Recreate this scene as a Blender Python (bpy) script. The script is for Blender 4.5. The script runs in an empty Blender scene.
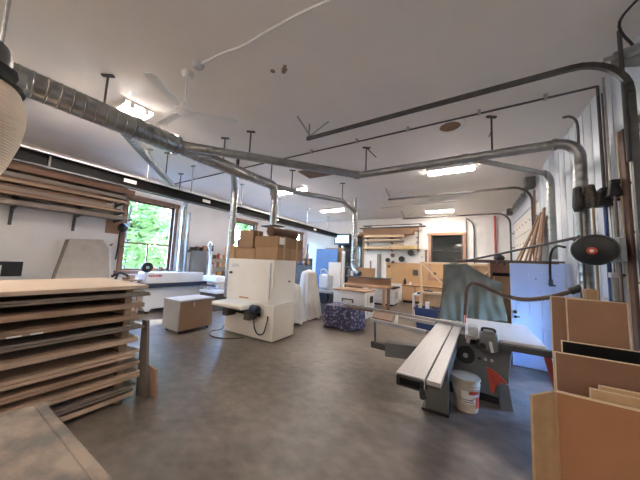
import bpy, bmesh, math, random
from mathutils import Vector, Matrix, noise
random.seed(7)
SC = bpy.context.scene
COL = SC.collection
PI = math.pi

# ------------------------------------------------------------------ materials
def mat(name, col, rough=0.6, metal=0.0, var=0.12, scale=6.0, bump=0.0, bscale=40.0, stretch=None, emit=None, spec=None, col2=None, detail=4.0, ramp=(.3,.7)):
    m = bpy.data.materials.new(name); m.use_nodes = True
    nt = m.node_tree; N = nt.nodes; L = nt.links
    b = N['Principled BSDF']
    b.inputs['Roughness'].default_value = rough
    b.inputs['Metallic'].default_value = metal
    if spec is not None: b.inputs['Specular IOR Level'].default_value = spec
    tc = N.new('ShaderNodeTexCoord'); mp = N.new('ShaderNodeMapping')
    if stretch: mp.inputs['Scale'].default_value = stretch
    L.new(tc.outputs['Object'], mp.inputs['Vector'])
    nz = N.new('ShaderNodeTexNoise'); nz.inputs['Scale'].default_value = scale; nz.inputs['Detail'].default_value = detail
    L.new(mp.outputs['Vector'], nz.inputs['Vector'])
    rp = N.new('ShaderNodeValToRGB')
    c1 = col2 if col2 else tuple(max(0, c*(1-var)) for c in col)
    c2 = col if col2 else tuple(min(1, c*(1+var)) for c in col)
    rp.color_ramp.elements[0].position = ramp[0]; rp.color_ramp.elements[1].position = ramp[1]
    rp.color_ramp.elements[0].color = (*c1, 1); rp.color_ramp.elements[1].color = (*c2, 1)
    L.new(nz.outputs['Fac'], rp.inputs['Fac']); L.new(rp.outputs['Color'], b.inputs['Base Color'])
    if bump:
        n2 = N.new('ShaderNodeTexNoise'); n2.inputs['Scale'].default_value = bscale
        L.new(mp.outputs['Vector'], n2.inputs['Vector'])
        bp = N.new('ShaderNodeBump'); bp.inputs['Strength'].default_value = bump; bp.inputs['Distance'].default_value = 0.02
        L.new(n2.outputs['Fac'], bp.inputs['Height']); L.new(bp.outputs['Normal'], b.inputs['Normal'])
    if emit:
        b.inputs['Emission Color'].default_value = (*emit[0], 1); b.inputs['Emission Strength'].default_value = emit[1]
    return m

M = {}
M['ceiling'] = mat('ceiling_paint', (0.86,0.825,0.785), 0.8, var=0.03, scale=1.2, bump=0.05, bscale=8)
M['wall'] = mat('wall_paint', (0.82,0.79,0.76), 0.7, var=0.03, scale=2)
M['galv'] = mat('galvanised_steel', (0.34,0.34,0.335), 0.31, 0.92, var=0.12, scale=5, bump=0.02)
M['steel'] = mat('plain_steel', (0.42,0.42,0.41), 0.4, 0.8, var=0.15, scale=12)
M['dsteel'] = mat('dark_steel', (0.085,0.082,0.08), 0.5, 0.3, var=0.2, scale=8)
M['black'] = mat('black_plastic', (0.012,0.012,0.013), 0.5, var=0.2)
M['blackmat'] = mat('black_laminate', (0.006,0.006,0.006), 0.75, var=0.1, spec=0.15)
M['cream'] = mat('cream_machine_paint', (0.80,0.75,0.66), 0.45, var=0.03, scale=3)
M['white'] = mat('white_paint', (0.80,0.80,0.79), 0.45, var=0.03, scale=3)
M['doorwhite'] = mat('white_door_blue_daylight', (0.53,0.67,0.98), 0.4, var=0.02, scale=3)  # white door; the blue daylight falling on it is put into the colour
M['grey'] = mat('grey_machine_paint', (0.15,0.15,0.14), 0.5, var=0.08, scale=4)
M['dgrey'] = mat('charcoal_machine_paint', (0.10,0.10,0.095), 0.5, var=0.1, scale=4)
M['lgrey'] = mat('light_grey_paint', (0.55,0.55,0.55), 0.5, var=0.05, scale=4)
M['alu'] = mat('brushed_aluminium', (0.46,0.445,0.44), 0.45, 0.35, var=0.06, scale=4, stretch=(20,1,1))
M['castalu'] = mat('pale_table_top', (0.70,0.69,0.70), 0.4, 0.25, var=0.05, scale=5)
M['navy'] = mat('navy_paint', (0.03,0.045,0.09), 0.45, var=0.1)
M['bluepanel'] = mat('blue_panel', (0.10,0.22,0.50), 0.6, var=0.12, scale=3)
M['bluebin'] = mat('blue_plastic', (0.03,0.055,0.14), 0.4, var=0.1)
M['bluemet'] = mat('blue_handle', (0.03,0.09,0.30), 0.4, var=0.1)
M['red'] = mat('red_plastic', (0.55,0.07,0.03), 0.5, var=0.12)
M['redpipe'] = mat('red_pipe_paint', (0.42,0.06,0.04), 0.5, var=0.08)
M['redtext'] = mat('red_lettering', (0.55,0.04,0.05), 0.5, var=0.02)
M['card'] = mat('cardboard', (0.36,0.225,0.125), 0.85, var=0.08, scale=5, spec=0.12)
M['card2'] = mat('dark_cardboard', (0.27,0.165,0.09), 0.85, var=0.08, scale=5, spec=0.12)
M['tape'] = mat('packing_tape', (0.45,0.31,0.17), 0.4, var=0.04)
M['paper'] = mat('white_paper', (0.78,0.77,0.74), 0.7, var=0.03)
M['kraft'] = mat('brown_roll_paper', (0.11,0.06,0.04), 0.6, var=0.12, spec=0.12)
M['ply'] = mat('plywood_face', (0.52,0.40,0.30), 0.6, var=0.06, scale=2.5, stretch=(6,0.7,1))
M['door_blank'] = mat('veneer_edge', (0.33,0.215,0.14), 0.65, var=0.22, scale=6, stretch=(8,0.8,14))
M['door_blank_pale'] = mat('pale_veneer_edge', (0.47,0.33,0.225), 0.65, var=0.15, scale=6, stretch=(8,0.8,14))
M['grey_blank'] = mat('weathered_edge', (0.19,0.15,0.12), 0.65, var=0.2, scale=6, stretch=(8,0.8,14))
M['stick'] = mat('spacer_wood', (0.28,0.17,0.10), 0.7, var=0.2, scale=8)
M['lumber'] = mat('brown_lumber', (0.19,0.105,0.065), 0.7, var=0.28, scale=5, stretch=(9,0.5,9))
M['lumber_p'] = mat('pale_lumber', (0.36,0.245,0.155), 0.7, var=0.18, scale=5, stretch=(9,0.5,9))
M['lumber_g'] = mat('grey_lumber', (0.25,0.205,0.165), 0.7, var=0.15, scale=5, stretch=(9,0.5,9))
M['lumberx'] = mat('brown_plank', (0.25,0.145,0.085), 0.7, var=0.28, scale=5, stretch=(0.5,9,9))
M['lumberx_p'] = mat('pale_plank', (0.62,0.47,0.30), 0.7, var=0.15, scale=5, stretch=(0.5,9,9))
M['trim'] = mat('oak_trim', (0.25,0.14,0.085), 0.6, var=0.2, scale=6)
M['padded'] = mat('beige_padding', (0.50,0.45,0.39), 0.85, var=0.1, scale=4)
M['cartgrey'] = mat('cart_grey', (0.40,0.40,0.40), 0.5, var=0.05, scale=4)
M['jamb'] = mat('dark_timber_jamb', (0.13,0.07,0.045), 0.65, var=0.2, scale=6)
M['midgrey'] = mat('mid_grey_paint', (0.27,0.28,0.28), 0.5, var=0.05, scale=4)
M['trim_pale'] = mat('pine_trim', (0.42,0.24,0.16), 0.6, var=0.12, scale=6)
M['mdf'] = mat('brown_hardboard', (0.25,0.142,0.09), 0.7, var=0.06, scale=3, spec=0.12)
M['mdf_d'] = mat('dark_hardboard', (0.20,0.108,0.068), 0.7, var=0.06, scale=3, spec=0.12)
M['mdfedge'] = mat('pale_board_edge', (0.62,0.48,0.33), 0.7, var=0.08, scale=8)
M['tan'] = mat('tan_particle_board', (0.46,0.30,0.165), 0.75, var=0.1, scale=12, spec=0.12)
M['mdfc'] = mat('brown_carton', (0.33,0.16,0.078), 0.75, var=0.06, scale=3, spec=0.12)
M['tanfold'] = mat('carton_fold', (0.40,0.24,0.13), 0.8, var=0.08, spec=0.12)
M['oak'] = mat('oak_cabinet', (0.50,0.30,0.155), 0.55, var=0.1, scale=4, stretch=(8,8,0.8))
M['peg'] = mat('pegboard', (0.56,0.34,0.165), 0.65, var=0.06, scale=4)
M['cartbrown'] = mat('cart_panel', (0.36,0.225,0.135), 0.6, var=0.05, scale=3, spec=0.12)
M['bench'] = mat('bench_wood', (0.38,0.23,0.13), 0.6, var=0.15, scale=5, stretch=(1,7,7))
M['worn'] = mat('worn_bench_top', (0.33,0.255,0.19), 0.6, var=0, scale=1.6, stretch=(2.4,4.2,2), col2=(0.135,0.115,0.098), bump=0.1, bscale=20, detail=10, ramp=(.40,.60))
M['cloth'] = mat('dust_sheet', (0.62,0.56,0.49), 0.9, var=0.06, scale=5, bump=0.1, bscale=60)
M['tarp'] = mat('green_tarp', (0.165,0.17,0.14), 0.9, var=0.12, scale=4)
M['bag'] = mat('filter_cloth', (0.90,0.73,0.56), 0.9, var=0.03)
M['hose'] = mat('brown_hose', (0.105,0.06,0.038), 0.55, var=0.1)
M['rubber'] = mat('black_rubber', (0.015,0.015,0.016), 0.6, var=0.1)
M['copper'] = mat('brown_pipe', (0.14,0.09,0.075), 0.45, 0.3, var=0.1)
M['bucket'] = mat('bucket_plastic', (0.55,0.47,0.37), 0.55, var=0.15, scale=7)
M['siding'] = mat('metal_siding', (0.58,0.63,0.68), 0.42, 0.15, var=0.04, scale=3)
M['gdoor'] = mat('overhead_door_panel', (0.78,0.74,0.67), 0.55, var=0.03, scale=3)
M['mop'] = mat('mop_strands', (0.05,0.048,0.045), 0.9, var=0.4, scale=30)
M['brush'] = mat('brush_bristles', (0.09,0.075,0.06), 0.9, var=0.4, scale=30)
M['handle'] = mat('wood_handle', (0.45,0.30,0.17), 0.6, var=0.1)
M['hatch'] = mat('brown_hatch', (0.17,0.10,0.065), 0.8, var=0.1)
M['vent'] = mat('vent_grille', (0.25,0.15,0.09), 0.7, var=0.15)
M['stain'] = mat('ceiling_stain', (0.28,0.2,0.15), 0.8, var=0.15)
M['darkglass'] = mat('dark_glass', (0.02,0.024,0.022), 0.06, var=0.1)
M['clutter_o'] = mat('orange_tin', (0.50,0.22,0.09), 0.5, var=0.1)
M['clutter_y'] = mat('yellow_tin', (0.60,0.45,0.18), 0.5, var=0.1)
M['bark'] = mat('bark', (0.16,0.12,0.09), 0.9, var=0.2)
M['grass'] = mat('outside_gravel', (0.20,0.195,0.18), 0.9, var=0.2, scale=1)
M['tube'] = mat('lit_tube', (0.9,0.9,0.9), 0.5, var=0, emit=((1.0,0.89,0.81), 36.0))
M['screen'] = mat('lit_screen', (0.1,0.2,0.4), 0.3, var=0, emit=((0.35,0.60,0.95), 1.1))
M['screenw'] = mat('lit_screen_window', (0.8,0.8,0.8), 0.3, var=0, emit=((0.9,0.97,1.0), 1.6))

# pleated filter cloth: fine vertical ribs
def ribbed():
    m = M['bag']; nt = m.node_tree; N = nt.nodes; L = nt.links
    tc = N.new('ShaderNodeTexCoord'); w = N.new('ShaderNodeTexWave'); w.wave_type='BANDS'; w.bands_direction='Z'
    w.inputs['Scale'].default_value = 16
    L.new(tc.outputs['Object'], w.inputs['Vector'])
    bp = N.new('ShaderNodeBump'); bp.inputs['Strength'].default_value = 0.35; bp.inputs['Distance'].default_value = 0.01
    L.new(w.outputs['Fac'], bp.inputs['Height']); L.new(bp.outputs['Normal'], N['Principled BSDF'].inputs['Normal'])
ribbed()

def concrete():
    m = bpy.data.materials.new('concrete_floor'); m.use_nodes = True
    nt = m.node_tree; N = nt.nodes; L = nt.links; b = N['Principled BSDF']
    tc = N.new('ShaderNodeTexCoord')
    mp = N.new('ShaderNodeMapping'); mp.inputs['Rotation'].default_value = (0,0,-0.9); mp.inputs['Scale'].default_value = (0.85,1.25,1)
    L.new(tc.outputs['Object'], mp.inputs['Vector'])
    n1 = N.new('ShaderNodeTexNoise'); n1.inputs['Scale'].default_value = 0.9; n1.inputs['Detail'].default_value = 9; n1.inputs['Roughness'].default_value = 0.65; n1.inputs['Distortion'].default_value = 0.6
    n2 = N.new('ShaderNodeTexNoise'); n2.inputs['Scale'].default_value = 7; n2.inputs['Detail'].default_value = 8
    L.new(mp.outputs['Vector'], n1.inputs['Vector']); L.new(mp.outputs['Vector'], n2.inputs['Vector'])
    mx = N.new('ShaderNodeMix'); mx.data_type = 'FLOAT'; mx.inputs['Factor'].default_value = 0.35
    L.new(n1.outputs['Fac'], mx.inputs['A']); L.new(n2.outputs['Fac'], mx.inputs['B'])
    rp = N.new('ShaderNodeValToRGB'); e = rp.color_ramp.elements
    e[0].position = 0.35; e[0].color = (0.080,0.064,0.049,1); e[1].position = 0.65; e[1].color = (0.235,0.196,0.157,1)
    k = rp.color_ramp.elements.new(0.5); k.color = (0.155,0.128,0.102,1)
    L.new(mx.outputs['Result'], rp.inputs['Fac']); L.new(rp.outputs['Color'], b.inputs['Base Color'])
    mr = N.new('ShaderNodeMapRange'); mr.inputs['To Min'].default_value = 0.28; mr.inputs['To Max'].default_value = 0.55
    L.new(n1.outputs['Fac'], mr.inputs['Value']); L.new(mr.outputs['Result'], b.inputs['Roughness'])
    bp = N.new('ShaderNodeBump'); bp.inputs['Strength'].default_value = 0.08; bp.inputs['Distance'].default_value = 0.01
    L.new(n2.outputs['Fac'], bp.inputs['Height']); L.new(bp.outputs['Normal'], b.inputs['Normal'])
    return m
M['concrete'] = concrete()

def patterned():
    m = bpy.data.materials.new('patterned_fabric'); m.use_nodes = True
    nt = m.node_tree; N = nt.nodes; L = nt.links; b = N['Principled BSDF']; b.inputs['Roughness'].default_value = 0.9
    tc = N.new('ShaderNodeTexCoord'); v = N.new('ShaderNodeTexVoronoi'); v.inputs['Scale'].default_value = 13
    L.new(tc.outputs['Object'], v.inputs['Vector'])
    rp = N.new('ShaderNodeValToRGB'); e = rp.color_ramp.elements
    e[0].position = 0.25; e[0].color = (0.26,0.23,0.30,1); e[1].position = 0.5; e[1].color = (0.06,0.05,0.085,1)
    L.new(v.outputs['Distance'], rp.inputs['Fac']); L.new(rp.outputs['Color'], b.inputs['Base Color'])
    return m
M['pattern'] = patterned()

def leafmat(name, c):
    m = bpy.data.materials.new(name); m.use_nodes = True
    nt = m.node_tree; N = nt.nodes; L = nt.links; b = N['Principled BSDF']
    tc = N.new('ShaderNodeTexCoord'); nz = N.new('ShaderNodeTexNoise'); nz.inputs['Scale'].default_value = 2.5
    L.new(tc.outputs['Object'], nz.inputs['Vector'])
    rp = N.new('ShaderNodeValToRGB'); e = rp.color_ramp.elements
    e[0].position=0.35; e[0].color=(c[0]*.7,c[1]*.75,c[2]*.7,1); e[1].position=0.65; e[1].color=(c[0]*1.25,c[1]*1.2,c[2]*1.2,1)
    L.new(nz.outputs['Fac'], rp.inputs['Fac']); L.new(rp.outputs['Color'], b.inputs['Base Color'])
    b.inputs['Roughness'].default_value = 0.6
    tr = N.new('ShaderNodeBsdfTranslucent'); L.new(rp.outputs['Color'], tr.inputs['Color'])
    mx = N.new('ShaderNodeMixShader'); mx.inputs[0].default_value = 0.5
    L.new(b.outputs[0], mx.inputs[1]); L.new(tr.outputs[0], mx.inputs[2])
    L.new(mx.outputs[0], N['Material Output'].inputs['Surface'])
    return m
M['leaf'] = leafmat('leaves', (0.22,0.29,0.07))
M['leaf2'] = leafmat('pale_leaves', (0.28,0.34,0.10))

def glassmat():
    m = bpy.data.materials.new('window_glass'); m.use_nodes = True
    nt = m.node_tree; N = nt.nodes; L = nt.links; N.remove(N['Principled BSDF'])
    t = N.new('ShaderNodeBsdfTransparent'); t.inputs[0].default_value = (0.93,0.97,0.96,1)
    g = N.new('ShaderNodeBsdfGlossy'); g.inputs['Roughness'].default_value = 0.03
    mx = N.new('ShaderNodeMixShader'); mx.inputs[0].default_value = 0.05
    L.new(t.outputs[0], mx.inputs[1]); L.new(g.outputs[0], mx.inputs[2])
    L.new(mx.outputs[0], N['Material Output'].inputs['Surface'])
    return m
M['glass'] = glassmat()

# ------------------------------------------------------------------ geometry helpers
def V(*a): return Vector(a if len(a) > 1 else a[0])
def frame(d):
    d = d.normalized(); up = Vector((0,0,1)) if abs(d.z) < 0.95 else Vector((1,0,0))
    a = d.cross(up).normalized(); return a, a.cross(d).normalized()

class MB:
    def __init__(s): s.bm = bmesh.new()
    def faces(s, vs, fs):
        bv = [s.bm.verts.new(v) for v in vs]
        for f in fs:
            try: s.bm.faces.new([bv[i] for i in f])
            except ValueError: pass
        return s
    def box(s, x0,x1,y0,y1,z0,z1, top=None):
        # top = (dx, dy): taper of the upper face
        tx, ty = top if top else (0,0)
        vs = [(x0,y0,z0),(x1,y0,z0),(x1,y1,z0),(x0,y1,z0),(x0+tx,y0+ty,z1),(x1-tx,y0+ty,z1),(x1-tx,y1-ty,z1),(x0+tx,y1-ty,z1)]
        return s.faces(vs, [(0,3,2,1),(4,5,6,7),(0,1,5,4),(1,2,6,5),(2,3,7,6),(3,0,4,7)])
    def obox(s, c, size, ang=0, tiltx=0, tilty=0):
        R = Matrix.Rotation(ang,3,'Z') @ Matrix.Rotation(tiltx,3,'X') @ Matrix.Rotation(tilty,3,'Y')
        hx,hy,hz = [v/2 for v in size]
        vs = [Vector(c)+R@Vector(p) for p in ((-hx,-hy,-hz),(hx,-hy,-hz),(hx,hy,-hz),(-hx,hy,-hz),(-hx,-hy,hz),(hx,-hy,hz),(hx,hy,hz),(-hx,hy,hz))]
        return s.faces(vs, [(0,3,2,1),(4,5,6,7),(0,1,5,4),(1,2,6,5),(2,3,7,6),(3,0,4,7)])
    def bar(s, p0, p1, w, h):
        # rectangular bar from p0 to p1: w across, h along its own up
        p0, p1 = V(p0), V(p1); a, b = frame(p1-p0)
        vs = [p + a*(i*w/2) + b*(j*h/2) for p in (p0,p1) for i,j in ((-1,-1),(1,-1),(1,1),(-1,1))]
        return s.faces(vs, [(0,3,2,1),(4,5,6,7),(0,1,5,4),(1,2,6,5),(2,3,7,6),(3,0,4,7)])
    def tube(s, pts, r, n=12, cap=True):
        pts = [V(p) for p in pts]; k = len(pts)
        rs = r if isinstance(r,(list,tuple)) else [r]*k
        d = (pts[1]-pts[0]).normalized(); a, b = frame(d); rings = []
        for i in range(k):
            t = (pts[min(i+1,k-1)]-pts[max(i-1,0)]).normalized()
            a = (a - t*a.dot(t)); a = a.normalized() if a.length > 1e-6 else frame(t)[0]
            b = t.cross(a)
            rings.append([s.bm.verts.new(pts[i]+(a*math.cos(2*PI*j/n)+b*math.sin(2*PI*j/n))*rs[i]) for j in range(n)])
        for i in range(k-1):
            for j in range(n):
                s.bm.faces.new((rings[i][j],rings[i][(j+1)%n],rings[i+1][(j+1)%n],rings[i+1][j]))
        if cap:
            s.bm.faces.new(rings[0][::-1]); s.bm.faces.new(rings[-1])
        return s
    def cyl(s, p0, p1, r, r1=None, n=20): return s.tube([p0,p1],[r, r if r1 is None else r1], n)
    def lathe(s, prof, c=(0,0,0), n=28, mod=None):
        c = V(c); rings = []
        for r,z in prof:
            if r < 1e-5: rings.append([s.bm.verts.new(c+(mod(0,0,z) if mod else V(0,0,z)))]); continue
            ring = []
            for j in range(n):
                t = 2*PI*j/n; q = mod(t,r,z) if mod else V(r*math.cos(t), r*math.sin(t), z)
                ring.append(s.bm.verts.new(c+q))
            rings.append(ring)
        for A,B in zip(rings, rings[1:]):
            for j in range(n):
                j2 = (j+1)%n
                if len(A)==1 and len(B)==1: continue
                if len(A)==1: s.bm.faces.new((A[0],B[j2],B[j])) if False else s.bm.faces.new((A[0],B[j],B[j2]))
                elif len(B)==1: s.bm.faces.new((A[j],A[j2],B[0]))
                else: s.bm.faces.new((A[j],A[j2],B[j2],B[j]))
        for R_ in (rings[0], rings[-1]):
            if len(R_) > 2:
                try: s.bm.faces.new(R_)
                except ValueError: pass
        return s
    def prism(s, poly, ext):
        poly = [V(p) for p in poly]; e = V(ext); n = len(poly)
        return s.faces(poly+[p+e for p in poly], [tuple(range(n))[::-1], tuple(range(n,2*n))]+[(i,(i+1)%n,n+(i+1)%n,n+i) for i in range(n)])
    def ball(s, c, r, n=14, k=8):
        rx,ry,rz = r if isinstance(r,(list,tuple)) else (r,r,r)
        prof = [(math.sin(PI*i/k), -math.cos(PI*i/k)) for i in range(k+1)]
        return s.lathe(prof, c, n, mod=lambda t,q,z: V(rx*q*math.cos(t), ry*q*math.sin(t), rz*z)) if False else s._ball(c,rx,ry,rz,n,k)
    def _ball(s, c, rx,ry,rz,n,k):
        c = V(c); rings=[]
        for i in range(k+1):
            q, z = math.sin(PI*i/k), -math.cos(PI*i/k)
            rings.append([s.bm.verts.new(c+V(0,0,rz*z))] if i in (0,k) else [s.bm.verts.new(c+V(rx*q*math.cos(2*PI*j/n), ry*q*math.sin(2*PI*j/n), rz*z)) for j in range(n)])
        for A,B in zip(rings, rings[1:]):
            for j in range(n):
                j2=(j+1)%n
                if len(A)==1: s.bm.faces.new((A[0],B[j2],B[j]))
                elif len(B)==1: s.bm.faces.new((A[j],A[j2],B[0]))
                else: s.bm.faces.new((A[j],A[j2],B[j2],B[j]))
        return s
    def grid(s, f, nu, nv):
        vs = [[s.bm.verts.new(V(f(i/nu,j/nv))) for j in range(nv+1)] for i in range(nu+1)]
        for i in range(nu):
            for j in range(nv): s.bm.faces.new((vs[i][j],vs[i+1][j],vs[i+1][j+1],vs[i][j+1]))
        return s

def build(name, mb, m, parent=None, bevel=0.0, smooth=35, solid=0.0, seg=2):
    bm = mb.bm
    bmesh.ops.recalc_face_normals(bm, faces=bm.faces)
    if parent is not None:
        o0 = parent_loc(parent)
        bmesh.ops.translate(bm, verts=bm.verts, vec=-o0)
    else:
        xs=[v.co.x for v in bm.verts]; ys=[v.co.y for v in bm.verts]; zs=[v.co.z for v in bm.verts]
        o0 = V((min(xs)+max(xs))/2,(min(ys)+max(ys))/2,min(zs))
        bmesh.ops.translate(bm, verts=bm.verts, vec=-o0)
    me = bpy.data.meshes.new(name); bm.to_mesh(me); bm.free()
    for p in me.polygons: p.use_smooth = True
    me.set_sharp_from_angle(angle=math.radians(smooth))
    me.materials.append(M[m] if isinstance(m,str) else m)
    o = bpy.data.objects.new(name, me); COL.objects.link(o)
    if parent is not None: o.parent = parent
    else: o.location = o0
    if bevel:
        b = o.modifiers.new('bevel','BEVEL'); b.width = bevel; b.segments = seg; b.limit_method = 'ANGLE'; b.angle_limit = math.radians(40)
    if solid:
        q = o.modifiers.new('solid','SOLIDIFY'); q.thickness = solid; q.offset = -1
    return o
def parent_loc(p):
    # world location of an unrotated chain
    l = V(0,0,0)
    while p is not None: l = l + p.location; p = p.parent
    return l
def tag(o, label=None, cat=None, group=None, kind=None):
    if label: o['label'] = label
    if cat: o['category'] = cat
    if group: o['group'] = group
    if kind: o['kind'] = kind
    return o
def thing(name, label, cat, loc, group=None):
    o = bpy.data.objects.new(name, None); COL.objects.link(o); o.location = loc; o.empty_display_size = 0.1
    return tag(o, label, cat, group)
def struct(name, mb, m, **k):
    o = build(name, mb, m, **k); o['kind'] = 'structure'; return o
def dup(root, loc, label=None, rotz=None):
    r = root.copy(); COL.objects.link(r); r.location = loc
    if rotz is not None: r.rotation_euler = (0,0,rotz)
    if label: r['label'] = label
    for ch in list(root.children):
        c = ch.copy(); COL.objects.link(c); c.parent = r
        for g in list(ch.children):
            d = g.copy(); COL.objects.link(d); d.parent = c
    return r
def text(name, s, size, loc, rot, m, parent=None, ext=0.002, off=0.0):
    c = bpy.data.curves.new(name,'FONT'); c.body = s; c.size = size; c.extrude = ext; c.offset = off; c.align_x='CENTER'; c.align_y='CENTER'
    tmp = bpy.data.objects.new(name+'_t', c)
    COL.objects.link(tmp); dg = bpy.context.evaluated_depsgraph_get()
    me = bpy.data.meshes.new_from_object(tmp.evaluated_get(dg)); bpy.data.objects.remove(tmp)
    R = (Matrix.Translation(V(loc)) @ rot.to_4x4())
    if parent is not None: R = Matrix.Translation(-parent_loc(parent)) @ R
    me.transform(R); me.name = name; me.materials.clear(); me.materials.append(M[m])
    o = bpy.data.objects.new(name, me); COL.objects.link(o)
    if parent is not None: o.parent = parent
    return o
def bez(pts, k=8):
    # Catmull-Rom through the points
    pts=[V(p) for p in pts]; out=[]
    for i in range(len(pts)-1):
        p0=pts[max(i-1,0)]; p1=pts[i]; p2=pts[i+1]; p3=pts[min(i+2,len(pts)-1)]
        for j in range(k):
            t=j/k; out.append(0.5*((2*p1)+(p2-p0)*t+(2*p0-5*p1+4*p2-p3)*t*t+(3*p1-p0-3*p2+p3)*t**3))
    out.append(pts[-1]); return out
# ------------------------------------------------------------------ the room
XL, XR, YB, YF, ZC = -9.0, 1.6, 13.2, -4.5, 4.3
struct('floor', MB().box(XL-.2,XR+.2,YF-.2,YB+.2,-.12,0), 'concrete')
struct('ceiling', MB().box(XL-.2,XR+.2,YF-.2,YB+.2,ZC,ZC+.15), 'ceiling')
W = [(3.36,4.78),(7.28,8.70),(11.2,12.75)]; WZ0, WZ1 = 1.27, 3.50
def wall_with_holes(axis, c0, c1, u0, u1, z1, holes):
    mb = MB(); cur = u0
    def put(a,b,za,zb):
        if b-a < 1e-4 or zb-za < 1e-4: return
        if axis == 'x': mb.box(c0,c1,a,b,za,zb)
        else: mb.box(a,b,c0,c1,za,zb)
    for a,b,za,zb in sorted(holes):
        put(cur,a,0,z1); put(a,b,0,za); put(a,b,zb,z1); cur = b
    put(cur,u1,0,z1); return mb
struct('wall_left', wall_with_holes('x',XL-.2,XL,YF,YB,ZC,[(a,b,WZ0,WZ1) for a,b in W]), 'wall')
struct('wall_back', wall_with_holes('y',YB,YB+.2,XL-.2,XR+.2,ZC,[(-6.5,-5.05,.0,3.38),(-1.5,-.15,1.25,3.33)]), 'wall')
struct('wall_right', wall_with_holes('x',XR,XR+.2,YF,YB,ZC,[(-.4,4.1,0,3.35),(4.36,5.15,.50,1.36),(8.3,11.9,0,3.55)]), 'siding')
struct('wall_front', MB().box(XL-.2,XR+.2,YF-.2,YF,0,ZC), 'wall')
WY0,WY1=4.36,5.15
f = struct('window_5', MB().box(XR-.03,XR+.16,WY0-.08,WY0,.48,1.40).box(XR-.03,XR+.16,WY1,WY1+.08,.48,1.40).box(XR-.03,XR+.16,WY0-.08,WY1+.08,1.36,1.44).box(XR-.04,XR+.17,WY0-.08,WY1+.08,.42,.50), 'lgrey', bevel=.006)  # unseen window, added to throw blue daylight on the door and saw table
build('sash', MB().box(XR+.06,XR+.1,WY0,WY0+.04,.50,1.36).box(XR+.06,XR+.1,WY1-.04,WY1,.50,1.36).box(XR+.06,XR+.1,(WY0+WY1)/2-.02,(WY0+WY1)/2+.02,.50,1.36), 'white', f)  # sash of the added unseen window
build('pane', MB().box(XR+.08,XR+.085,WY0,WY1,.50,1.36), 'glass', f)
nd = struct('door_1', MB().box(XR+.03,XR+.09,-.4,4.1,0,3.35), 'gdoor')
for k in range(6): build('door_section', MB().box(XR-.01,XR+.05,-.37,4.08,.02+k*.555,.56+k*.555), 'gdoor', nd, bevel=.008)
# siding ribs on the right wall
rib = MB(); y = 4.35
while y < 8.2:
    rib.box(XR-.006,XR,y,y+.016,0 if not 4.24<y<5.25 else 1.45,ZC); y += .30
struct('trim_1', rib, 'siding')
# near opening: timber jamb
jm = MB().box(XR-.03,XR+.16,4.1,4.20,0,3.45).box(XR-.05,XR+.16,-.52,-.4,0,3.45).box(XR-.02,XR+.16,-.4,4.1,3.35,3.45)
struct('trim_2', jm, 'jamb', bevel=.006)
struct('trim_3', MB().box(XR-.04,XR-.005,4.20,4.225,0,3.46), 'mdfedge')
# windows of the left wall
for i,(a,b) in enumerate(W):
    f = struct('window_%d'%(i+1), MB().box(XL-.15,XL+.05,a-.11,a,WZ0-.1,WZ1+.13).box(XL-.15,XL+.05,b,b+.11,WZ0-.1,WZ1+.13)
        .box(XL-.15,XL+.06,a-.16,b+.16,WZ1,WZ1+.13).box(XL-.15,XL+.07,a-.16,b+.16,WZ0-.1,WZ0), 'trim', bevel=.006)
    zm = 2.13
    build('sash', MB().box(XL-.13,XL-.08,a,a+.06,WZ0,WZ1).box(XL-.13,XL-.08,b-.06,b,WZ0,WZ1).box(XL-.13,XL-.08,a,b,WZ1-.06,WZ1)
        .box(XL-.13,XL-.08,a,b,WZ0,WZ0+.06).box(XL-.13,XL-.07,a,b,zm-.025,zm+.025).box(XL-.13,XL-.08,(a+b)/2-.02,(a+b)/2+.02,WZ0,zm), 'trim', f)
    build('pane', MB().box(XL-.108,XL-.102,a+.03,b-.03,WZ0+.03,WZ1-.03), 'glass', f)
# back wall window and dark door
f = struct('window_4', MB().box(-1.62,-1.5,YB-.05,YB+.15,1.25,3.33).box(-.15,-.03,YB-.05,YB+.15,1.25,3.33).box(-1.68,.03,YB-.07,YB+.15,3.33,3.46).box(-1.66,.01,YB-.06,YB+.15,1.13,1.25), 'trim_pale', bevel=.006)
build('sash', MB().box(-1.5,-1.44,YB+.03,YB+.1,1.25,3.33).box(-.21,-.15,YB+.03,YB+.1,1.25,3.33).box(-1.44,-.21,YB+.03,YB+.1,2.55,2.61), 'dsteel', f)
build('pane', MB().box(-1.46,-.19,YB+.06,YB+.07,1.25,3.33), 'darkglass', f)
f = struct('door_2', MB().box(-6.60,-6.48,YB-.05,YB+.15,0,3.38).box(-5.08,-4.96,YB-.05,YB+.15,0,3.38).box(-6.66,-4.9,YB-.06,YB+.15,3.38,3.5), 'trim', bevel=.006)
build('door_leaf', MB().box(-6.48,-5.08,YB+.05,YB+.1,0,3.38), 'darkglass', f)
build('glazing_bar', MB().box(-5.81,-5.75,YB+.02,YB+.08,0,3.38).box(-6.48,-5.08,YB+.02,YB+.08,1.55,1.62).box(-6.48,-5.08,YB+.02,YB+.08,.0,.2), 'dsteel', f)
# far overhead door (closed, panels with bolts) in the right wall
fd = struct('door_3', MB().box(XR+.02,XR+.08,8.3,11.9,0,3.55), 'gdoor')
for k in range(6):
    z0 = .02+k*.59
    build('door_section', MB().box(XR-.02,XR+.04,8.33,11.87,z0,z0+.572), 'gdoor', fd, bevel=.008)
bl = MB()
for k in range(6):
    for j in range(7): bl.cyl((XR-.03,8.6+j*.52,.3+k*.59),(XR-.015,8.6+j*.52,.3+k*.59),.025,n=10)
build('bolt', bl, 'dsteel', fd)['kind'] = 'stuff'
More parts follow.
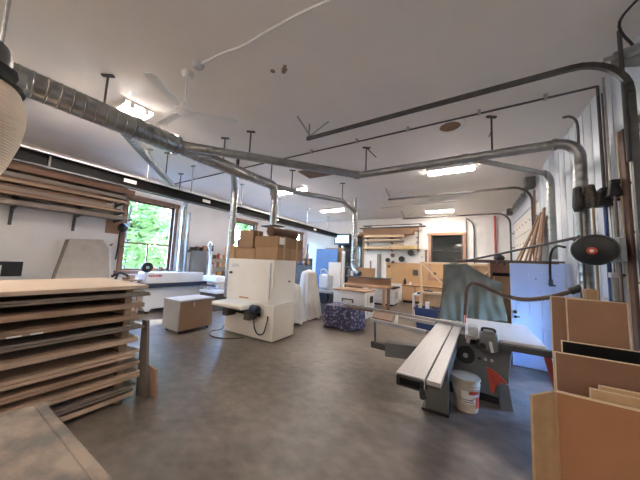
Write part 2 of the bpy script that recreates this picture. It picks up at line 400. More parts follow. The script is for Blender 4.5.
# lintel rail over the far door
struct('trim_4', MB().box(XR-.05,XR+.02,8.1,12.1,3.56,3.72), 'siding')

# ------------------------------------------------------------------ ceiling lights
def light_fixture(label, x0, x1, yc, w=.34):
    t = thing('ceiling_light', label, 'ceiling light', ((x0+x1)/2, yc, ZC-.10), 'fluorescent lights on the ceiling')
    build('housing', MB().box(x0,x1,yc-w/2,yc+w/2,ZC-.035,ZC-.001).box(x0,x1,yc-w/2-.012,yc-w/2,ZC-.085,ZC-.001).box(x0,x1,yc+w/2,yc+w/2+.012,ZC-.085,ZC-.001), 'white', t)
    for s in (-1,1): build('lamp_tube', MB().cyl((x0+.02,yc+s*w*.27,ZC-.085),(x1-.02,yc+s*w*.27,ZC-.085),.034,n=12), 'tube', t)
    for x in (x0+.01,x1-.01):
        for s in (-1,1): build('lamp_holder', MB().box(x-.01,x+.01,yc+s*w*.27-.03,yc+s*w*.27+.03,ZC-.12,ZC-.034), 'white', t)
    return t
light_fixture('twin tube ceiling light half hidden behind the big silver duct', -5.95,-4.74,1.78,.40)
light_fixture('bright twin tube ceiling light in front of the silver cross duct', -.86,.2,6.85)
light_fixture('added twin tube fill light behind the viewer, above the tall board stack',-4.9,-3.7,-2.0)  # added out of view as fill for faces turned to the camera
light_fixture('added twin tube fill light behind the viewer, nearest the right wall',-.9,.3,-2.6)  # unseen fixture added to brighten the standing sheets and sander front
light_fixture('twin tube ceiling light nearest the back wall, above the dark window', -1.55,-.45,11.75)
light_fixture('long low ceiling light at left of the rearmost silver down pipe', -6.0,-4.85,10.05)
light_fixture('ceiling light partly crossed by the slanting thin silver duct', -6.1,-4.75,6.75)

# ------------------------------------------------------------------ ducts
def spiral(pts, r, step=.11, k=14):
    # spiral duct: smooth tube with raised seams
    pts=[V(p) for p in pts]; P=[pts[0]]; acc=0; R=[r]
    for a,b in zip(pts,pts[1:]):
        L=(b-a).length; d=(b-a)/L; n=max(1,int(L/step))
        for i in range(1,n+1):
            q=a+d*(L*i/n)
            if i<n:
                P += [q-d*.009,q-d*.003,q+d*.003,q+d*.009]; R += [r,r*1.035,r*1.035,r]
            else: P.append(q); R.append(r)
    return MB().tube(P,R,k)
def arc(c, a, b, r, n=8):
    # quarter bend from direction a to direction b around corner point c
    c,a,b=V(c),V(a).normalized(),V(b).normalized(); out=[]
    ce=c-a*r+b*r
    for i in range(n+1):
        t=PI/2*i/n; out.append(ce-b*r*math.cos(t)+a*r*math.sin(t))
    return out
ZD=3.7
D = thing('dust_duct','large spiral steel duct with all its branches hung below the ceiling','duct',(-4.36,2.4,ZD))
build('main_run', spiral([(-4.4,-.35,ZD),(-4.36,2.25,ZD)],.16), 'galv', D)
build('main_run', spiral([(-4.36,2.25,ZD),(-4.36,3.75,ZD)],.13), 'galv', D)
build('main_run', spiral([(-4.36,3.75,ZD),(-4.30,4.55,ZD)],.115), 'galv', D)
build('cross_branch', spiral([(-4.30,2.25,ZD),(-2.05,4.86,ZD)],.078), 'galv', D)
build('cross_branch', spiral([(-2.05,4.9,ZD),(1.14,4.70,ZD-.08)],.072), 'galv', D)
build('elbow', MB().tube(arc((1.38,4.70,ZD-.08),(1,0,0),(0,0,-1),.24),.072,18), 'galv', D)
build('down_pipe', spiral([(1.38,4.70,ZD-.32),(1.38,4.70,1.42)],.072), 'galv', D)
build('right_branch', spiral([(.08,4.86,ZD-.04),(1.31,6.21,ZD-.02)],.045), 'galv', D)
build('elbow', MB().tube(arc((1.43,6.33,ZD-.02),(.7,.71,0),(0,0,-1),.16),.06,16), 'galv', D)
build('down_pipe', spiral([(1.43,6.33,ZD-.18),(1.43,6.33,2.0)],.06), 'galv', D)
build('wall_branch', spiral([(-4.5,1.45,ZD),(-8.3,4.75,ZD-.02)],.075), 'galv', D)
build('elbow', MB().tube(bez([(-8.3,4.75,ZD-.02),(-8.55,4.9,ZD-.03),(-8.68,4.95,ZD-.15),(-8.7,4.96,ZD-.4)],6),.08,14), 'galv', D)
build('down_pipe', spiral([(-8.7,4.96,ZD-.4),(-8.7,4.96,.95)],.085), 'galv', D)
build('down_pipe', spiral([(-8.78,5.2,3.4),(-8.78,5.2,1.0)],.05), 'galv', D)
build('elbow', MB().tube(bez([(-4.42,3.55,ZD),(-4.7,3.8,ZD-.01),(-5.05,4.1,ZD-.03),(-5.22,4.25,ZD-.12),(-5.25,4.28,ZD-.35)],6),.09,14), 'galv', D)
build('down_pipe', spiral([(-5.25,4.28,ZD-.35),(-5.25,4.28,.8)],.085), 'steel', D)
build('elbow', MB().tube(bez([(-4.33,4.40,ZD),(-4.30,4.6,ZD),(-4.29,4.72,ZD-.06),(-4.29,4.76,ZD-.25)],6),.115,16), 'galv', D)
build('down_pipe', spiral([(-4.29,4.76,ZD-.25),(-4.29,4.76,2.2)],.085), 'galv', D)
build('blast_gate', MB().box(-4.55,-4.03,4.6,4.92,2.62,2.645), 'black', D)
build('rear_branch', spiral([(-4.28,4.8,ZD),(-4.0,5.6,ZD),(-3.3,6.75,ZD)],.07), 'galv', D)
build('rear_branch', spiral([(-3.3,6.75,ZD),(-3.48,8.1,ZD)],.075), 'galv', D)
build('elbow', MB().tube(bez([(-3.47,8.0,ZD),(-3.49,8.2,ZD-.01),(-3.5,8.27,ZD-.08),(-3.5,8.28,ZD-.2)],6),.095,14), 'galv', D)
build('down_pipe', spiral([(-3.5,8.28,ZD-.2),(-3.5,8.28,1.75)],.105), 'galv', D)
build('flexible_tail', MB().tube(bez([(-3.5,8.28,1.75),(-3.47,8.26,1.6),(-3.35,8.2,1.5),(-3.2,8.1,1.42)],6),.095,14), 'galv', D)
build('stub', MB().cyl((-4.42,3.62,ZD),(-4.42,3.62,ZD+.36),.035,n=10), 'black', D)
build('stub', MB().cyl((-3.5,8.28,ZD),(-3.5,8.28,ZD+.5),.05,n=10), 'galv', D)
for p in ((-4.36,2.22),(-4.36,1.62)):
    build('joint_collar', MB().cyl((p[0],p[1]-.03,ZD),(p[0],p[1]+.03,ZD),.172,n=24), 'galv', D)
for a,b,r in (((-2.09,4.84,ZD),(-2.01,4.91,ZD),.09),((-.05,4.775,ZD-.05),(.04,4.77,ZD-.052),.082),((1.10,4.70,ZD-.08),(1.15,4.70,ZD-.08),.085)):
    build('joint_collar', MB().cyl(a,b,r,n=20), 'galv', D)
for (x,y,z) in ((-4.38,1.22,ZD+.13),(-3.66,3.26,ZD+.08),(-4.36,3.2,ZD+.13),(-1.85,4.89,ZD+.07),(.38,4.75,ZD+.02),(-4.33,4.63,ZD+.11),(-4.15,5.28,ZD+.07),(-3.35,6.85,ZD+.07),(-6.3,3.05,ZD+.06),(-7.5,4.06,ZD+.06)):
    build('hanger', MB().cyl((x,y,z-.03),(x,y,ZC),.014,n=8).obox((x,y,ZC-.012),(.16,.045,.024),.6), 'dsteel', D)
build('hanger_strap', MB().bar((-1.85,4.89,ZC-.01),(-1.68,5.06,ZC-.2),.02,.012).bar((.38,4.75,ZC-.25),(.34,4.75,ZC-.35),.03,.012), 'dsteel', D)

# hanging black beam along the left bay
B = thing('overhead_beam','long black steel beam hung along the left bay under the ceiling','beam',(-6.5,6.5,3.25))
build('web', MB().box(-6.53,-6.50,-.6,13.18,3.27,3.50), 'blackmat', B)
build('flange', MB().box(-6.62,-6.42,-.6,13.18,3.50,3.52), 'white', B)
build('flange', MB().box(-6.60,-6.43,-.6,13.18,3.25,3.27), 'dsteel', B)
build('conduit', MB().cyl((-6.40,-.6,3.235),(-6.40,2.6,3.235),.016,n=8), 'dsteel', B)
for y in (1.15,): build('bracket', MB().box(-6.49,-6.47,y,y+.03,3.24,3.5), 'dsteel', B)
for y in (2.3,4.2,7.3,10.2): build('label_plate', MB().box(-6.499,-6.492,y,y+.24,3.36,3.44), 'paper', B)
for y in (.2,2.75,3.85,5.6,7.6,9.6,11.6): build('hanger', MB().cyl((-6.52,y,3.5),(-6.52,y,ZC),.016,n=8).box(-6.6,-6.44,y-.03,y+.03,ZC-.03,ZC), 'steel', B)

# ------------------------------------------------------------------ overhead door tracks
def door_track(label, y, xend, xw, z, down, lean=0):
    t = thing('door_track', label, 'overhead door track', (xw-1,y,z), 'overhead door tracks')
    r=.42
    pts=[(xend,y+lean,z)]+[(xw-r,y,z)]+[(xw-r+r*math.sin(a),y,z-r+r*math.cos(a)) for a in [PI/2*i/8 for i in range(1,9)]]+[(xw,y,down)]
    mb=MB()
    for a,b in zip(pts,pts[1:]):
        d=(V(b)-V(a)).normalized(); mb.bar(V(a)-d*.01,V(b)+d*.01,.045,.055)
    build('rail', mb, 'dsteel', t)
    build('hanger', MB().bar((xend+.03,y+lean,z),(xend+.03,y+lean,ZC),.04,.006).bar((xend+.03,y+lean,z+.03),(xend+.42,y+lean+.03,z+.24),.03,.006).bar((xend+.05,y+lean,z+.05),(xend-.02,y+lean-.32,ZC-.01),.035,.006), 'steel', t)
    for zz in (z-.8,z-1.35,z-1.9):
        build('wall_bracket', MB().box(xw-.01,XR,y-.02,y+.06,zz-.03,zz+.03), 'steel', t)
    return t
door_track('nearest overhead door track curving down beside the brown timber jamb',3.57,-2.5,1.44,4.02,.0)
door_track('middle overhead door track ending in the dark motor box on the wall',8.16,-2.25,1.48,3.98,.0)
door_track('rearmost overhead door track curving down before the back wall',11.78,-2.55,1.46,3.98,.0)
# spring shafts and end boxes
t = thing('door_spring','dark spring shaft and drum above the near opening, top right corner','door spring',(1.5,3.2,4.0))
build('shaft', MB().cyl((1.45,2.0,4.08),(1.45,3.72,4.08),.018,n=10), 'dsteel', t)
build('drum', MB().lathe([(.10,0),(.12,.02),(.09,.04),(.09,.14),(.12,.16),(.10,.18)],(0,0,0),20), 'dsteel', t)
dr=t.children[-1]; dr.rotation_euler=(PI/2,0,0); dr.location=V(1.45,3.66,4.08)-t.location
build('end_plate', MB().prism([(1.36,3.71,4.0),(1.6,3.71,3.93),(1.6,3.71,4.2),(1.40,3.71,4.16)],(0,.015,0)).box(1.3,1.6,3.66,3.70,4.07,4.10), 'steel', t)
build('cable', MB().tube(bez([(1.45,3.5,4.05),(1.3,3.3,4.2),(1.42,2.9,4.22),(1.5,2.5,4.25)],6),.012,8), 'rubber', t)
build('top_arm', MB().bar((1.45,3.6,4.0),(1.56,2.6,3.55),.05,.03), 'steel', t)
t = thing('door_spring','dark spring shaft with square end box above the closed far door','door spring',(1.45,10,4.05))
build('shaft', MB().cyl((1.47,8.0,4.02),(1.47,12.0,4.02),.035,n=10), 'dsteel', t)
build('end_box', MB().box(1.33,1.54,8.02,8.3,3.92,4.2), 'dsteel', t, bevel=.01)
build('end_box', MB().box(1.36,1.54,11.7,11.95,3.9,4.15), 'dsteel', t, bevel=.01)
build('coil', MB().cyl((1.47,9.2,4.02),(1.47,10.8,4.02),.06,n=12), 'dsteel', t)

# ------------------------------------------------------------------ ceiling fittings
f = thing('ceiling_fan','white three bladed ceiling fan hanging beside the big duct','ceiling fan',(-3.3,1.75,3.72))
cx,cy=-3.3,1.75
build('canopy', MB().lathe([(.0,4.22),(.05,4.22),(.075,4.26),(.08,4.299)],(cx,cy,0),20), 'white', f)
build('down_rod', MB().cyl((cx,cy,3.84),(cx,cy,4.24),.012,n=8), 'white', f)
build('motor', MB().lathe([(.0,3.68),(.07,3.69),(.115,3.73),(.12,3.79),(.07,3.83),(.02,3.85)],(cx,cy,0),24), 'white', f)
for a in (-62,51,178):
    a=math.radians(a); d=V(math.cos(a),math.sin(a),0); p=V(-d.y,d.x,0); c=V(cx,cy,3.74)
    pl=[c+d*.11-p*.02,c+d*.2-p*.04,c+d*.62-p*.065,c+d*.68-p*.045,c+d*.68+p*.045,c+d*.62+p*.065,c+d*.2+p*.04,c+d*.11+p*.02]
    bl=build('blade', MB().prism(pl,(0,0,.01)), 'white', f)
tag(build('smoke_detector', MB().lathe([(.0,4.23),(.045,4.235),(.07,4.262),(.075,4.299)],(-3.02,1.72,0),20), 'lgrey'), 'small round grey ceiling box where the thin cable ends','ceiling box')
tag(build('ceiling_cable', MB().tube(bez([(-3.02,1.72,4.28),(-2.6,1.75,4.285),(-2.28,1.80,4.285),(-1.83,1.80,4.285),(-1.36,1.82,4.285),(-.95,1.87,4.285),(-.3,1.9,4.285)],6),.013,8), 'white'), 'white cable running loosely across the near ceiling','cable')
v = thing('ceiling_vent','round ceiling vent with pale ring and brown centre','vent',(-.23,4.75,ZC-.03))
build('ring', MB().lathe([(.17,4.298),(.17,4.27),(.21,4.262),(.25,4.275),(.26,4.298)],(-.23,4.75,0),32), 'white', v)
build('grille', MB().lathe([(0,4.28),(.175,4.28),(.175,4.298)],(-.23,4.75,0),28), 'vent', v)
h = thing('ceiling_hatch','square brown wooden hatch in the ceiling behind the cross duct','hatch',(-3.65,5.72,ZC-.02))
build('panel', MB().box(-4.02,-3.28,5.45,5.98,ZC-.015,ZC-.001), 'hatch', h)
build('frame', MB().box(-4.06,-3.24,5.41,5.45,ZC-.025,ZC-.001).box(-4.06,-3.24,5.98,6.02,ZC-.025,ZC-.001).box(-4.06,-4.02,5.45,5.98,ZC-.025,ZC-.001).box(-3.28,-3.24,5.45,5.98,ZC-.025,ZC-.001), 'trim', h)
st=MB()
for x,y,r in ((-2.22,2.28,.035),(-2.06,2.33,.04),(-2.1,2.36,.03),(-2.02,2.29,.025)): st.lathe([(0,4.297),(r,4.298),(r*.9,4.2995)],(x,y,0),9)
struct('trim_5', st, 'stain')
p = thing('air_line','thin steel air pipe along the ceiling dropping down the siding','pipe',(-2,4.47,4.2))
build('ceiling_run', MB().cyl((-8.9,4.47,4.24),(1.52,4.47,4.24),.016,n=8), 'dsteel', p)
build('drop', MB().cyl((1.52,4.47,4.24),(1.52,4.47,1.2),.018,n=8), 'dsteel', p)
for x in (-7.5,-5.9,-4.2,-3,-1.9,-.9,.2,1.0): build('clip', MB().box(x-.02,x+.02,4.445,4.495,4.22,4.299), 'steel', p)
p = thing('conduit','dark conduit bending out at the top of the siding wall','pipe',(1.5,5.1,3))
build('pipe', MB().tube(bez([(1.36,5.2,4.25),(1.44,5.16,4.22),(1.5,5.13,4.08),(1.5,5.12,3.7)],6)+[V(1.5,5.12,1.2)],.018,10), 'dsteel', p)
build('coupling', MB().cyl((1.5,5.12,3.28),(1.5,5.12,3.36),.024,n=10), 'lgrey', p)
tag(build('conduit', MB().tube([(1.54,4.36,4.28),(1.54,4.36,1.3)],.014,8), 'steel'), 'thinnest straight conduit on the siding, next to the timber jamb','pipe')
# small ceiling track near the back (open conduit)
tag(build('conduit', MB().tube([(-3.2,10.5,4.27),(-.3,10.35,4.27)],.016,8), 'steel'), 'short conduit on the ceiling between the two far door tracks','pipe')
BCY=.06
# ------------------------------------------------------------------ left lumber rack
R = thing('lumber_rack','wall rack of black steel arms holding long boards, left wall','rack',(XL,1.6,2.3))
shelf_z = [2.74,2.95,3.22,3.50]
for y in (1.14,2.2,3.05):
    build('upright', MB().box(XL+.001,XL+.05,y-.025,y+.025,2.32 if y<3 else 2.7,3.95), 'dsteel', R)
    for z in shelf_z: build('arm', MB().prism([(XL+.03,y-.02,z-.07),(XL+.03,y-.02,z),(XL+.62,y-.02,z),(XL+.62,y-.02,z-.025)],(0,.04,0)), 'dsteel', R)
    if y<3: build('brace', MB().bar((XL+.03,y,2.32),(XL+.05,y,2.72),.05,.03), 'dsteel', R)
rows = [ # z, x, width, thick, y0, y1, material, label
 (2.74,-8.62,.42,.05,-1.5,3.28,'lumber_g','lowest long grey board on the left wall rack'),
 (2.95,-8.60,.34,.045,-1.4,3.12,'lumber_p','pale board second from below on the left wall rack'),
 (2.995,-8.64,.30,.045,-1.2,3.02,'lumber','brown board lying on the pale one, left wall rack'),
 (3.22,-8.55,.20,.07,-1.6,3.22,'lumber_p','thick tan board at the front of the third rack level, left wall'),
 (3.22,-8.80,.22,.10,-1.0,2.9,'lumber','brown board behind the thick tan one, left wall rack'),
 (3.29,-8.57,.20,.05,-1.5,2.5,'lumber','narrow brown board on top of the thick tan one, left wall rack'),
 (3.50,-8.52,.16,.14,-1.5,3.3,'lumber','front reddish brown beam on the top level of the left wall rack'),
 (3.50,-8.72,.17,.20,-1.3,3.2,'lumber','tall brown board just behind the front beam, top rack level'),
 (3.64,-8.50,.18,.07,-1.4,3.1,'lumber','uppermost brown board on the left wall rack, under the black beam'),
 (3.71,-8.6,.3,.05,-1.0,2.9,'lumber_g','grey sheet crowning the boards on the left wall rack')]
rows += [
 (2.791,-8.80,.10,.13,-1.2,2.95,'lumber_g','grey board at the wall on the lowest level, left wall rack'),
 (2.791,-8.62,.24,.06,-1.3,3.2,'lumber_g','pale grey board on the lowest level, left wall rack'),
 (3.041,-8.66,.28,.09,-1.2,2.85,'lumber_g','thick grey board on the second level, left wall rack'),
 (3.133,-8.64,.26,.05,-1.1,2.7,'lumber','thin brown board over the thick grey one, left wall rack'),
 (3.322,-8.82,.18,.13,-1.0,3.05,'lumber_g','grey board at the wall on the third level, left wall rack'),
 (3.342,-8.57,.24,.10,-1.3,3.1,'lumber_g','long dull board at the front of the third level, left wall rack')]
for z,x,w,th,y0,y1,m_,lb in rows:
    tag(build('lumber_board', MB().box(x-w/2,x+w/2,y0,y1,z,z+th), m_, bevel=.004), lb, 'board', 'boards on the left wall rack')
tag(build('plywood_offcut', MB().box(XL+.005,XL+.03,2.88,3.24,2.36,2.80), 'cartbrown'), 'square brown board fixed to the wall left of the window','board')
l = thing('swing_lamp','black wall lamp on an arm beside the left window','lamp',(XL+.02,3.2,2.1))
build('arm', MB().tube(bez([(XL+.03,3.2,1.6),(XL+.1,3.2,2.0),(XL+.12,3.2,2.4),(XL+.18,3.22,2.52)],6),.022,8), 'black', l)
build('shade', MB().ball((XL+.22,3.22,2.54),(.12,.13,.14)), 'black', l)
build('hook', MB().tube([(XL+.01,3.03,2.02),(XL+.12,3.03,2.0),(XL+.16,3.03,2.06)],.018,8).tube([(XL+.01,3.3,2.0),(XL+.15,3.35,1.99),(XL+.17,3.5,2.0)],.014,8), 'dsteel', l)
# white upholstered panel leaning
p = thing('padded_panel','pale grey slanted padded panel leaning on the left wall','panel',(-8.7,2.3,.6))
build('board', MB().prism([(-8.88,2.12,2.09),(-8.88,2.80,2.13),(-8.78,2.93,1.9),(-8.55,3.0,.6),(-8.55,1.75,.6)],(.06,0,.02)), 'padded', p, bevel=.015)
build('edge_strip', MB().bar((-8.80,2.08,2.07),(-8.52,1.78,.62),.05,.06), 'lumber_g', p)
build('support', MB().box(-8.95,-8.4,1.7,3.0,0,.6), 'white', p)
# monitor at far left
mo = thing('monitor','black monitor with pale stand behind the board stack, far left','monitor',(-8.5,1.05,1.0))
build('screen_case', MB().box(-8.55,-8.50,.2,1.36,1.18,1.50), 'black', mo, bevel=.008)
build('stand', MB().box(-8.5,-8.44,.88,1.06,1.0,1.42), 'lgrey', mo)
build('foot', MB().box(-8.66,-8.3,.75,1.2,.97,1.0), 'lgrey', mo)
dk = thing('desk','white desk against the left wall behind the board stack','desk',(-8.5,1,0))
build('top', MB().box(-8.95,-8.1,-.6,1.62,.93,.97), 'white', dk)
for x in (-8.9,-8.15):
    for y in (-.5,1.55): build('leg', MB().box(x-.03,x+.03,y-.03,y+.03,0,.93), 'lgrey', dk)
tag(build('keyboard', MB().box(-8.3,-8.15,1.3,1.6,.97,1.0), 'lgrey', bevel=.005), 'grey keyboard on the white desk by the monitor','keyboard')

# ------------------------------------------------------------------ stack of door blanks
layers = [(1.338,1.382,'ply',1,1.63,0),(1.242,1.290,'grey_blank',2,1.66,-.02),(1.110,1.165,'door_blank',1,1.62,0),(0.975,1.025,'door_blank',2,1.56,.02),
          (0.855,0.905,'grey_blank',2,1.6,.01),(0.707,0.762,'door_blank_pale',1,1.55,.02),(0.522,0.593,'door_blank_pale',2,1.58,.0),(0.402,0.463,'door_blank',2,1.6,-.01),
          (0.264,0.335,'door_blank_pale',2,1.6,.0),(0.146,0.195,'grey_blank',2,1.58,.02),(0.062,0.116,'door_blank_pale',1,1.58,0)]
names = ['topmost','second','third','fourth','fifth','sixth','seventh','eighth','ninth','tenth','lowest']
XS=-3.48
for i,(z0,z1,m_,n,ye,dx) in enumerate(layers):
    sub=(z1-z0)/n
    for k in range(n):
        top_layer = i==0
        dxx = dx + (random.uniform(-.025,.005) if k else 0); dy=random.uniform(-.03,.03)
        o=build('door_blank', MB().obox(((XS-1.38+XS)/2+dxx,(-.85+ye+dy)/2,(z0+z1)/2 if n==1 else z0+sub*(k+.5)),(1.38,ye+dy+.85,sub-.002),random.uniform(-.008,.008)), m_, bevel=.003)
        extra = '' if n==1 else (', lower sheet of its pair' if k==0 else ', upper sheet of its pair')
        lb = 'wide pale plywood sheet on top of the tall stack' if i==0 else '%s board%s, counting down the tall stack of sheets at left'%(names[i] if i<10 else 'lowest', extra)
        tag(o, lb, 'board', 'boards in the tall stack')
    zb = layers[i+1][1] if i<10 else 0.0
    for y,wh in ((1.44,'right'),(.42,'left')):
        h=z0-zb-.0015
        o=build('spacer_stick', MB().box(XS-1.3,XS-.06+random.uniform(-.02,.02),y-.035,y+.035,zb+.0005,zb+.0005+h), 'stick')
        tag(o, 'short %s spacer block under the %s layer of the tall board stack'%(wh,names[i]), 'spacer', 'spacer sticks in the board stack')
for k,(y,w) in enumerate(((.52,.09),(.66,.08))):
    tag(build('paper_label', MB().box(-3.462,-3.4598,y,y+w,.975,.99), 'paper'), '%s of two small white labels on a board edge in the stack'%('left','right')[k],'label')
tag(build('leaning_board', MB().prism([(-3.62,1.66,0),(-3.42,1.69,0),(-3.52,1.66,.92),(-3.62,1.65,.92)],(0,.03,0)), 'grey_blank'), 'tall dark offcut standing against the right end of the stack','board')
tag(build('leaning_board', MB().prism([(-3.48,1.74,0),(-3.33,1.76,0),(-3.36,1.74,.33),(-3.50,1.72,.37)],(0,.025,0)), 'door_blank'), 'short brown offcut standing on the floor by the stack','board')

# ------------------------------------------------------------------ worn bench in the foreground
t = thing('work_table','worn grey wooden table in the near left corner','table',(-1.3,0,0))
build('top', MB().box(-2.10,-.5,-.55,.452,.80,.89), 'worn', t, bevel=.006)
build('edge_band', MB().box(-2.10,-.5,.4525,.497,.80,.889), 'worn', t, bevel=.008)
for x in (-2.0,-.6):
    for y in (-.45,.4): build('leg', MB().box(x-.04,x+.04,y-.04,y+.04,0,.80), 'lumber', t)
build('apron', MB().box(-2.0,-.6,.38,.41,.70,.80).box(-2.0,-1.97,-.45,.38,.70,.80).box(-.63,-.6,-.45,.38,.70,.80).box(-2.0,-.6,-.46,-.43,.70,.80), 'lumber', t)

# ------------------------------------------------------------------ dust collector with filter bag
d = thing('dust_collector','hanging cream ribbed filter bag with dark clamp, left edge','dust collector',(-3.0,BCY,2.0))
build('filter_bag', MB().lathe([(.08,2.02),(.13,2.08),(.20,2.2),(.265,2.36),(.31,2.55),(.325,2.7),(.32,2.82),(.28,2.92),(.25,2.96)],(-3.0,BCY,0),48), 'bag', d)
build('clamp_ring', MB().lathe([(.255,2.93),(.30,2.94),(.31,2.99),(.30,3.04),(.255,3.05)],(-3.0,BCY,0),32), 'black', d)
build('fan_housing', MB().lathe([(.15,3.05),(.2,3.08),(.22,3.16),(.2,3.24),(.12,3.28),(.0,3.29)],(-3.0,BCY,0),32), 'dgrey', d)
build('inlet', MB().tube(bez([(-3.15,-.05,3.17),(-3.6,-.1,3.25),(-4.1,-.15,3.5),(-4.38,-.25,3.66)],6),.12,14), 'steel', d)
build('latch', MB().box(-2.86,-2.80,.24,.33,2.95,3.05), 'steel', d)
for a in (0,2.1,4.2): build('hanger', MB().cyl((-3+.18*math.cos(a),BCY+.18*math.sin(a),3.3),(-3+.18*math.cos(a),BCY+.18*math.sin(a),ZC),.012,n=8), 'steel', d)

# ------------------------------------------------------------------ edge banding machine
e = thing('edge_banding_machine','long white machine with navy band and red lettering under the left window','machine',(-8.5,4.7,0))
xf=-8.25
build('upper_body', MB().box(-8.78,xf,3.74,5.62,.90,1.235), 'white', e, bevel=.02)
build('feed_track', MB().box(-8.75,xf+.10,3.70,5.75,.78,.90), 'navy', e, bevel=.008)
build('feed_strip', MB().box(-8.7,xf+.13,3.70,5.75,.895,.91), 'dsteel', e)
build('lower_body', MB().prism([(xf-.06,3.85,.07),(xf-.06,3.95,.07),(xf-.06,4.0,.14),(xf-.06,4.7,.14),(xf-.06,4.75,.07),(xf-.06,5.6,.07),(xf-.06,5.6,.78),(xf-.06,3.75,.78),(xf-.06,3.75,.2)],(-.42,0,0)), 'white', e)
for y in (3.92,4.75,5.5): build('foot', MB().cyl((xf-.15,y,0),(xf-.15,y,.075),.05,n=12), 'black', e)
text('lettering','HOLZHER',.082,(xf+.004,4.0,1.135),Matrix(((0,0,1),(1,0,0),(0,1,0))),'redtext',e,.002,.004)
build('side_panel', MB().box(-8.6,xf-.01,5.3,5.34,.92,1.22), 'lgrey', e)
w = build('tape_reel', MB().cyl((-8.5,3.83,1.39),(-8.42,3.83,1.39),.155,n=28), 'black', e)
build('hub', MB().cyl((-8.43,3.83,1.39),(-8.40,3.83,1.39),.045,n=14), 'steel', w)
build('reel_post', MB().cyl((-8.46,3.83,1.2),(-8.46,3.83,1.39),.02,n=8), 'dsteel', e)
# clutter on the sill bench by the window
wb = thing('window_bench','narrow wooden bench under the left window sill','bench',(-8.75,3.2,0))
build('top', MB().box(-8.95,-8.3,3.02,3.68,1.0,1.04), 'bench', wb)
for y in (3.06,3.6): build('leg', MB().box(-8.9,-8.84,y,y+.05,0,1.0).box(-8.4,-8.34,y,y+.05,0,1.0), 'bench', wb)
cl = thing('clamp_tool','dark hand tool lying on the window bench','tool',(-8.6,3.15,1.04))
build('body', MB().tube(bez([(-8.6,3.02,1.12),(-8.55,3.12,1.2),(-8.55,3.25,1.22),(-8.5,3.4,1.12)],5),.035,8), 'black', cl)
build('grip', MB().cyl((-8.6,3.12,1.04),(-8.57,3.15,1.18),.03,n=10), 'dsteel', cl)
tag(build('wood_block', MB().obox((-8.5,3.45,1.10),(.12,.16,.12),.3), 'lumber_p', bevel=.006), 'small pale wood block on the window bench', 'block')
tag(build('wood_block', MB().obox((-8.46,3.3,1.07),(.1,.14,.06),-.3), 'lumber', bevel=.006), 'small brown wood block on the window bench', 'block')
for y,m_,lb in ((4.2,'clutter_o','small orange tin behind the machine with red lettering'),(4.42,'lumber','brown jar behind the machine with red lettering')):
    tag(build('tin', MB().cyl((-8.86,y,1.27),(-8.86,y,1.40),.06,n=14), m_), lb, 'tin')
# grey control cabinet
g = thing('control_cabinet','flat grey cabinet standing behind the long white machine','cabinet',(-8.88,5.5,0))
build('body', MB().box(-8.98,-8.80,5.42,6.06,0.0,2.02), 'midgrey', g, bevel=.01)
build('door', MB().box(-8.80,-8.785,5.45,6.03,.3,1.98), 'midgrey', g, bevel=.006)
build('frame', MB().tube(bez([(-8.80,5.22,1.1),(-8.8,5.23,1.85),(-8.80,5.35,2.02),(-8.8,5.6,2.06)],6),.03,8), 'black', g)
build('white_board', MB().box(-8.9,-8.86,5.25,5.42,1.2,1.95), 'white', g)
for k,(y,h,m_,lb) in enumerate(((5.5,.12,'black','dark coil on top of the grey cabinet'),(5.68,.16,'lumber','brown box on top of the grey cabinet'),(5.85,.14,'black','black case on top of the grey cabinet'),(5.99,.2,'clutter_o','rust coloured tin on top of the grey cabinet'))):
    tag(build('cabinet_item', MB().obox((-8.89,y,2.021+h/2),(.14,.13,h),random.uniform(-.3,.3)), m_, bevel=.02), lb, 'box')
# boring machine with looped hose
b = thing('boring_machine','white upright boring machine with a looped hose beside the sander','machine',(-7.7,5.6,0))
build('column', MB().box(-7.86,-7.76,5.5,5.62,.0,1.55), 'white', b, bevel=.01)
build('base', MB().box(-8.05,-7.2,5.4,5.9,0,.58), 'dgrey', b, bevel=.01)
build('table', MB().box(-8.05,-7.1,5.35,5.85,.58,.66), 'white', b, bevel=.008)
build('head', MB().box(-8.0,-7.25,5.42,5.8,.95,1.15), 'white', b, bevel=.015)
build('clamp_bar', MB().box(-8.0,-7.25,5.38,5.42,.80,.86), 'dsteel', b)
build('motor', MB().cyl((-7.7,5.6,.78),(-7.3,5.6,.78),.08,n=14), 'lgrey', b)
build('hose_loop', MB().tube(bez([(-7.90,5.55,1.1),(-7.87,5.55,1.6),(-7.93,5.55,2.05),(-8.02,5.55,2.2),(-7.9,5.55,2.34),(-7.76,5.55,2.22),(-7.78,5.55,1.9),(-7.82,5.55,1.5)],8),.028,8), 'white', b)
build('hose_grip', MB().cyl((-8.03,5.55,2.0),(-8.02,5.55,2.2),.036,n=10).cyl((-7.77,5.55,2.0),(-7.76,5.55,2.2),.036,n=10), 'black', b)
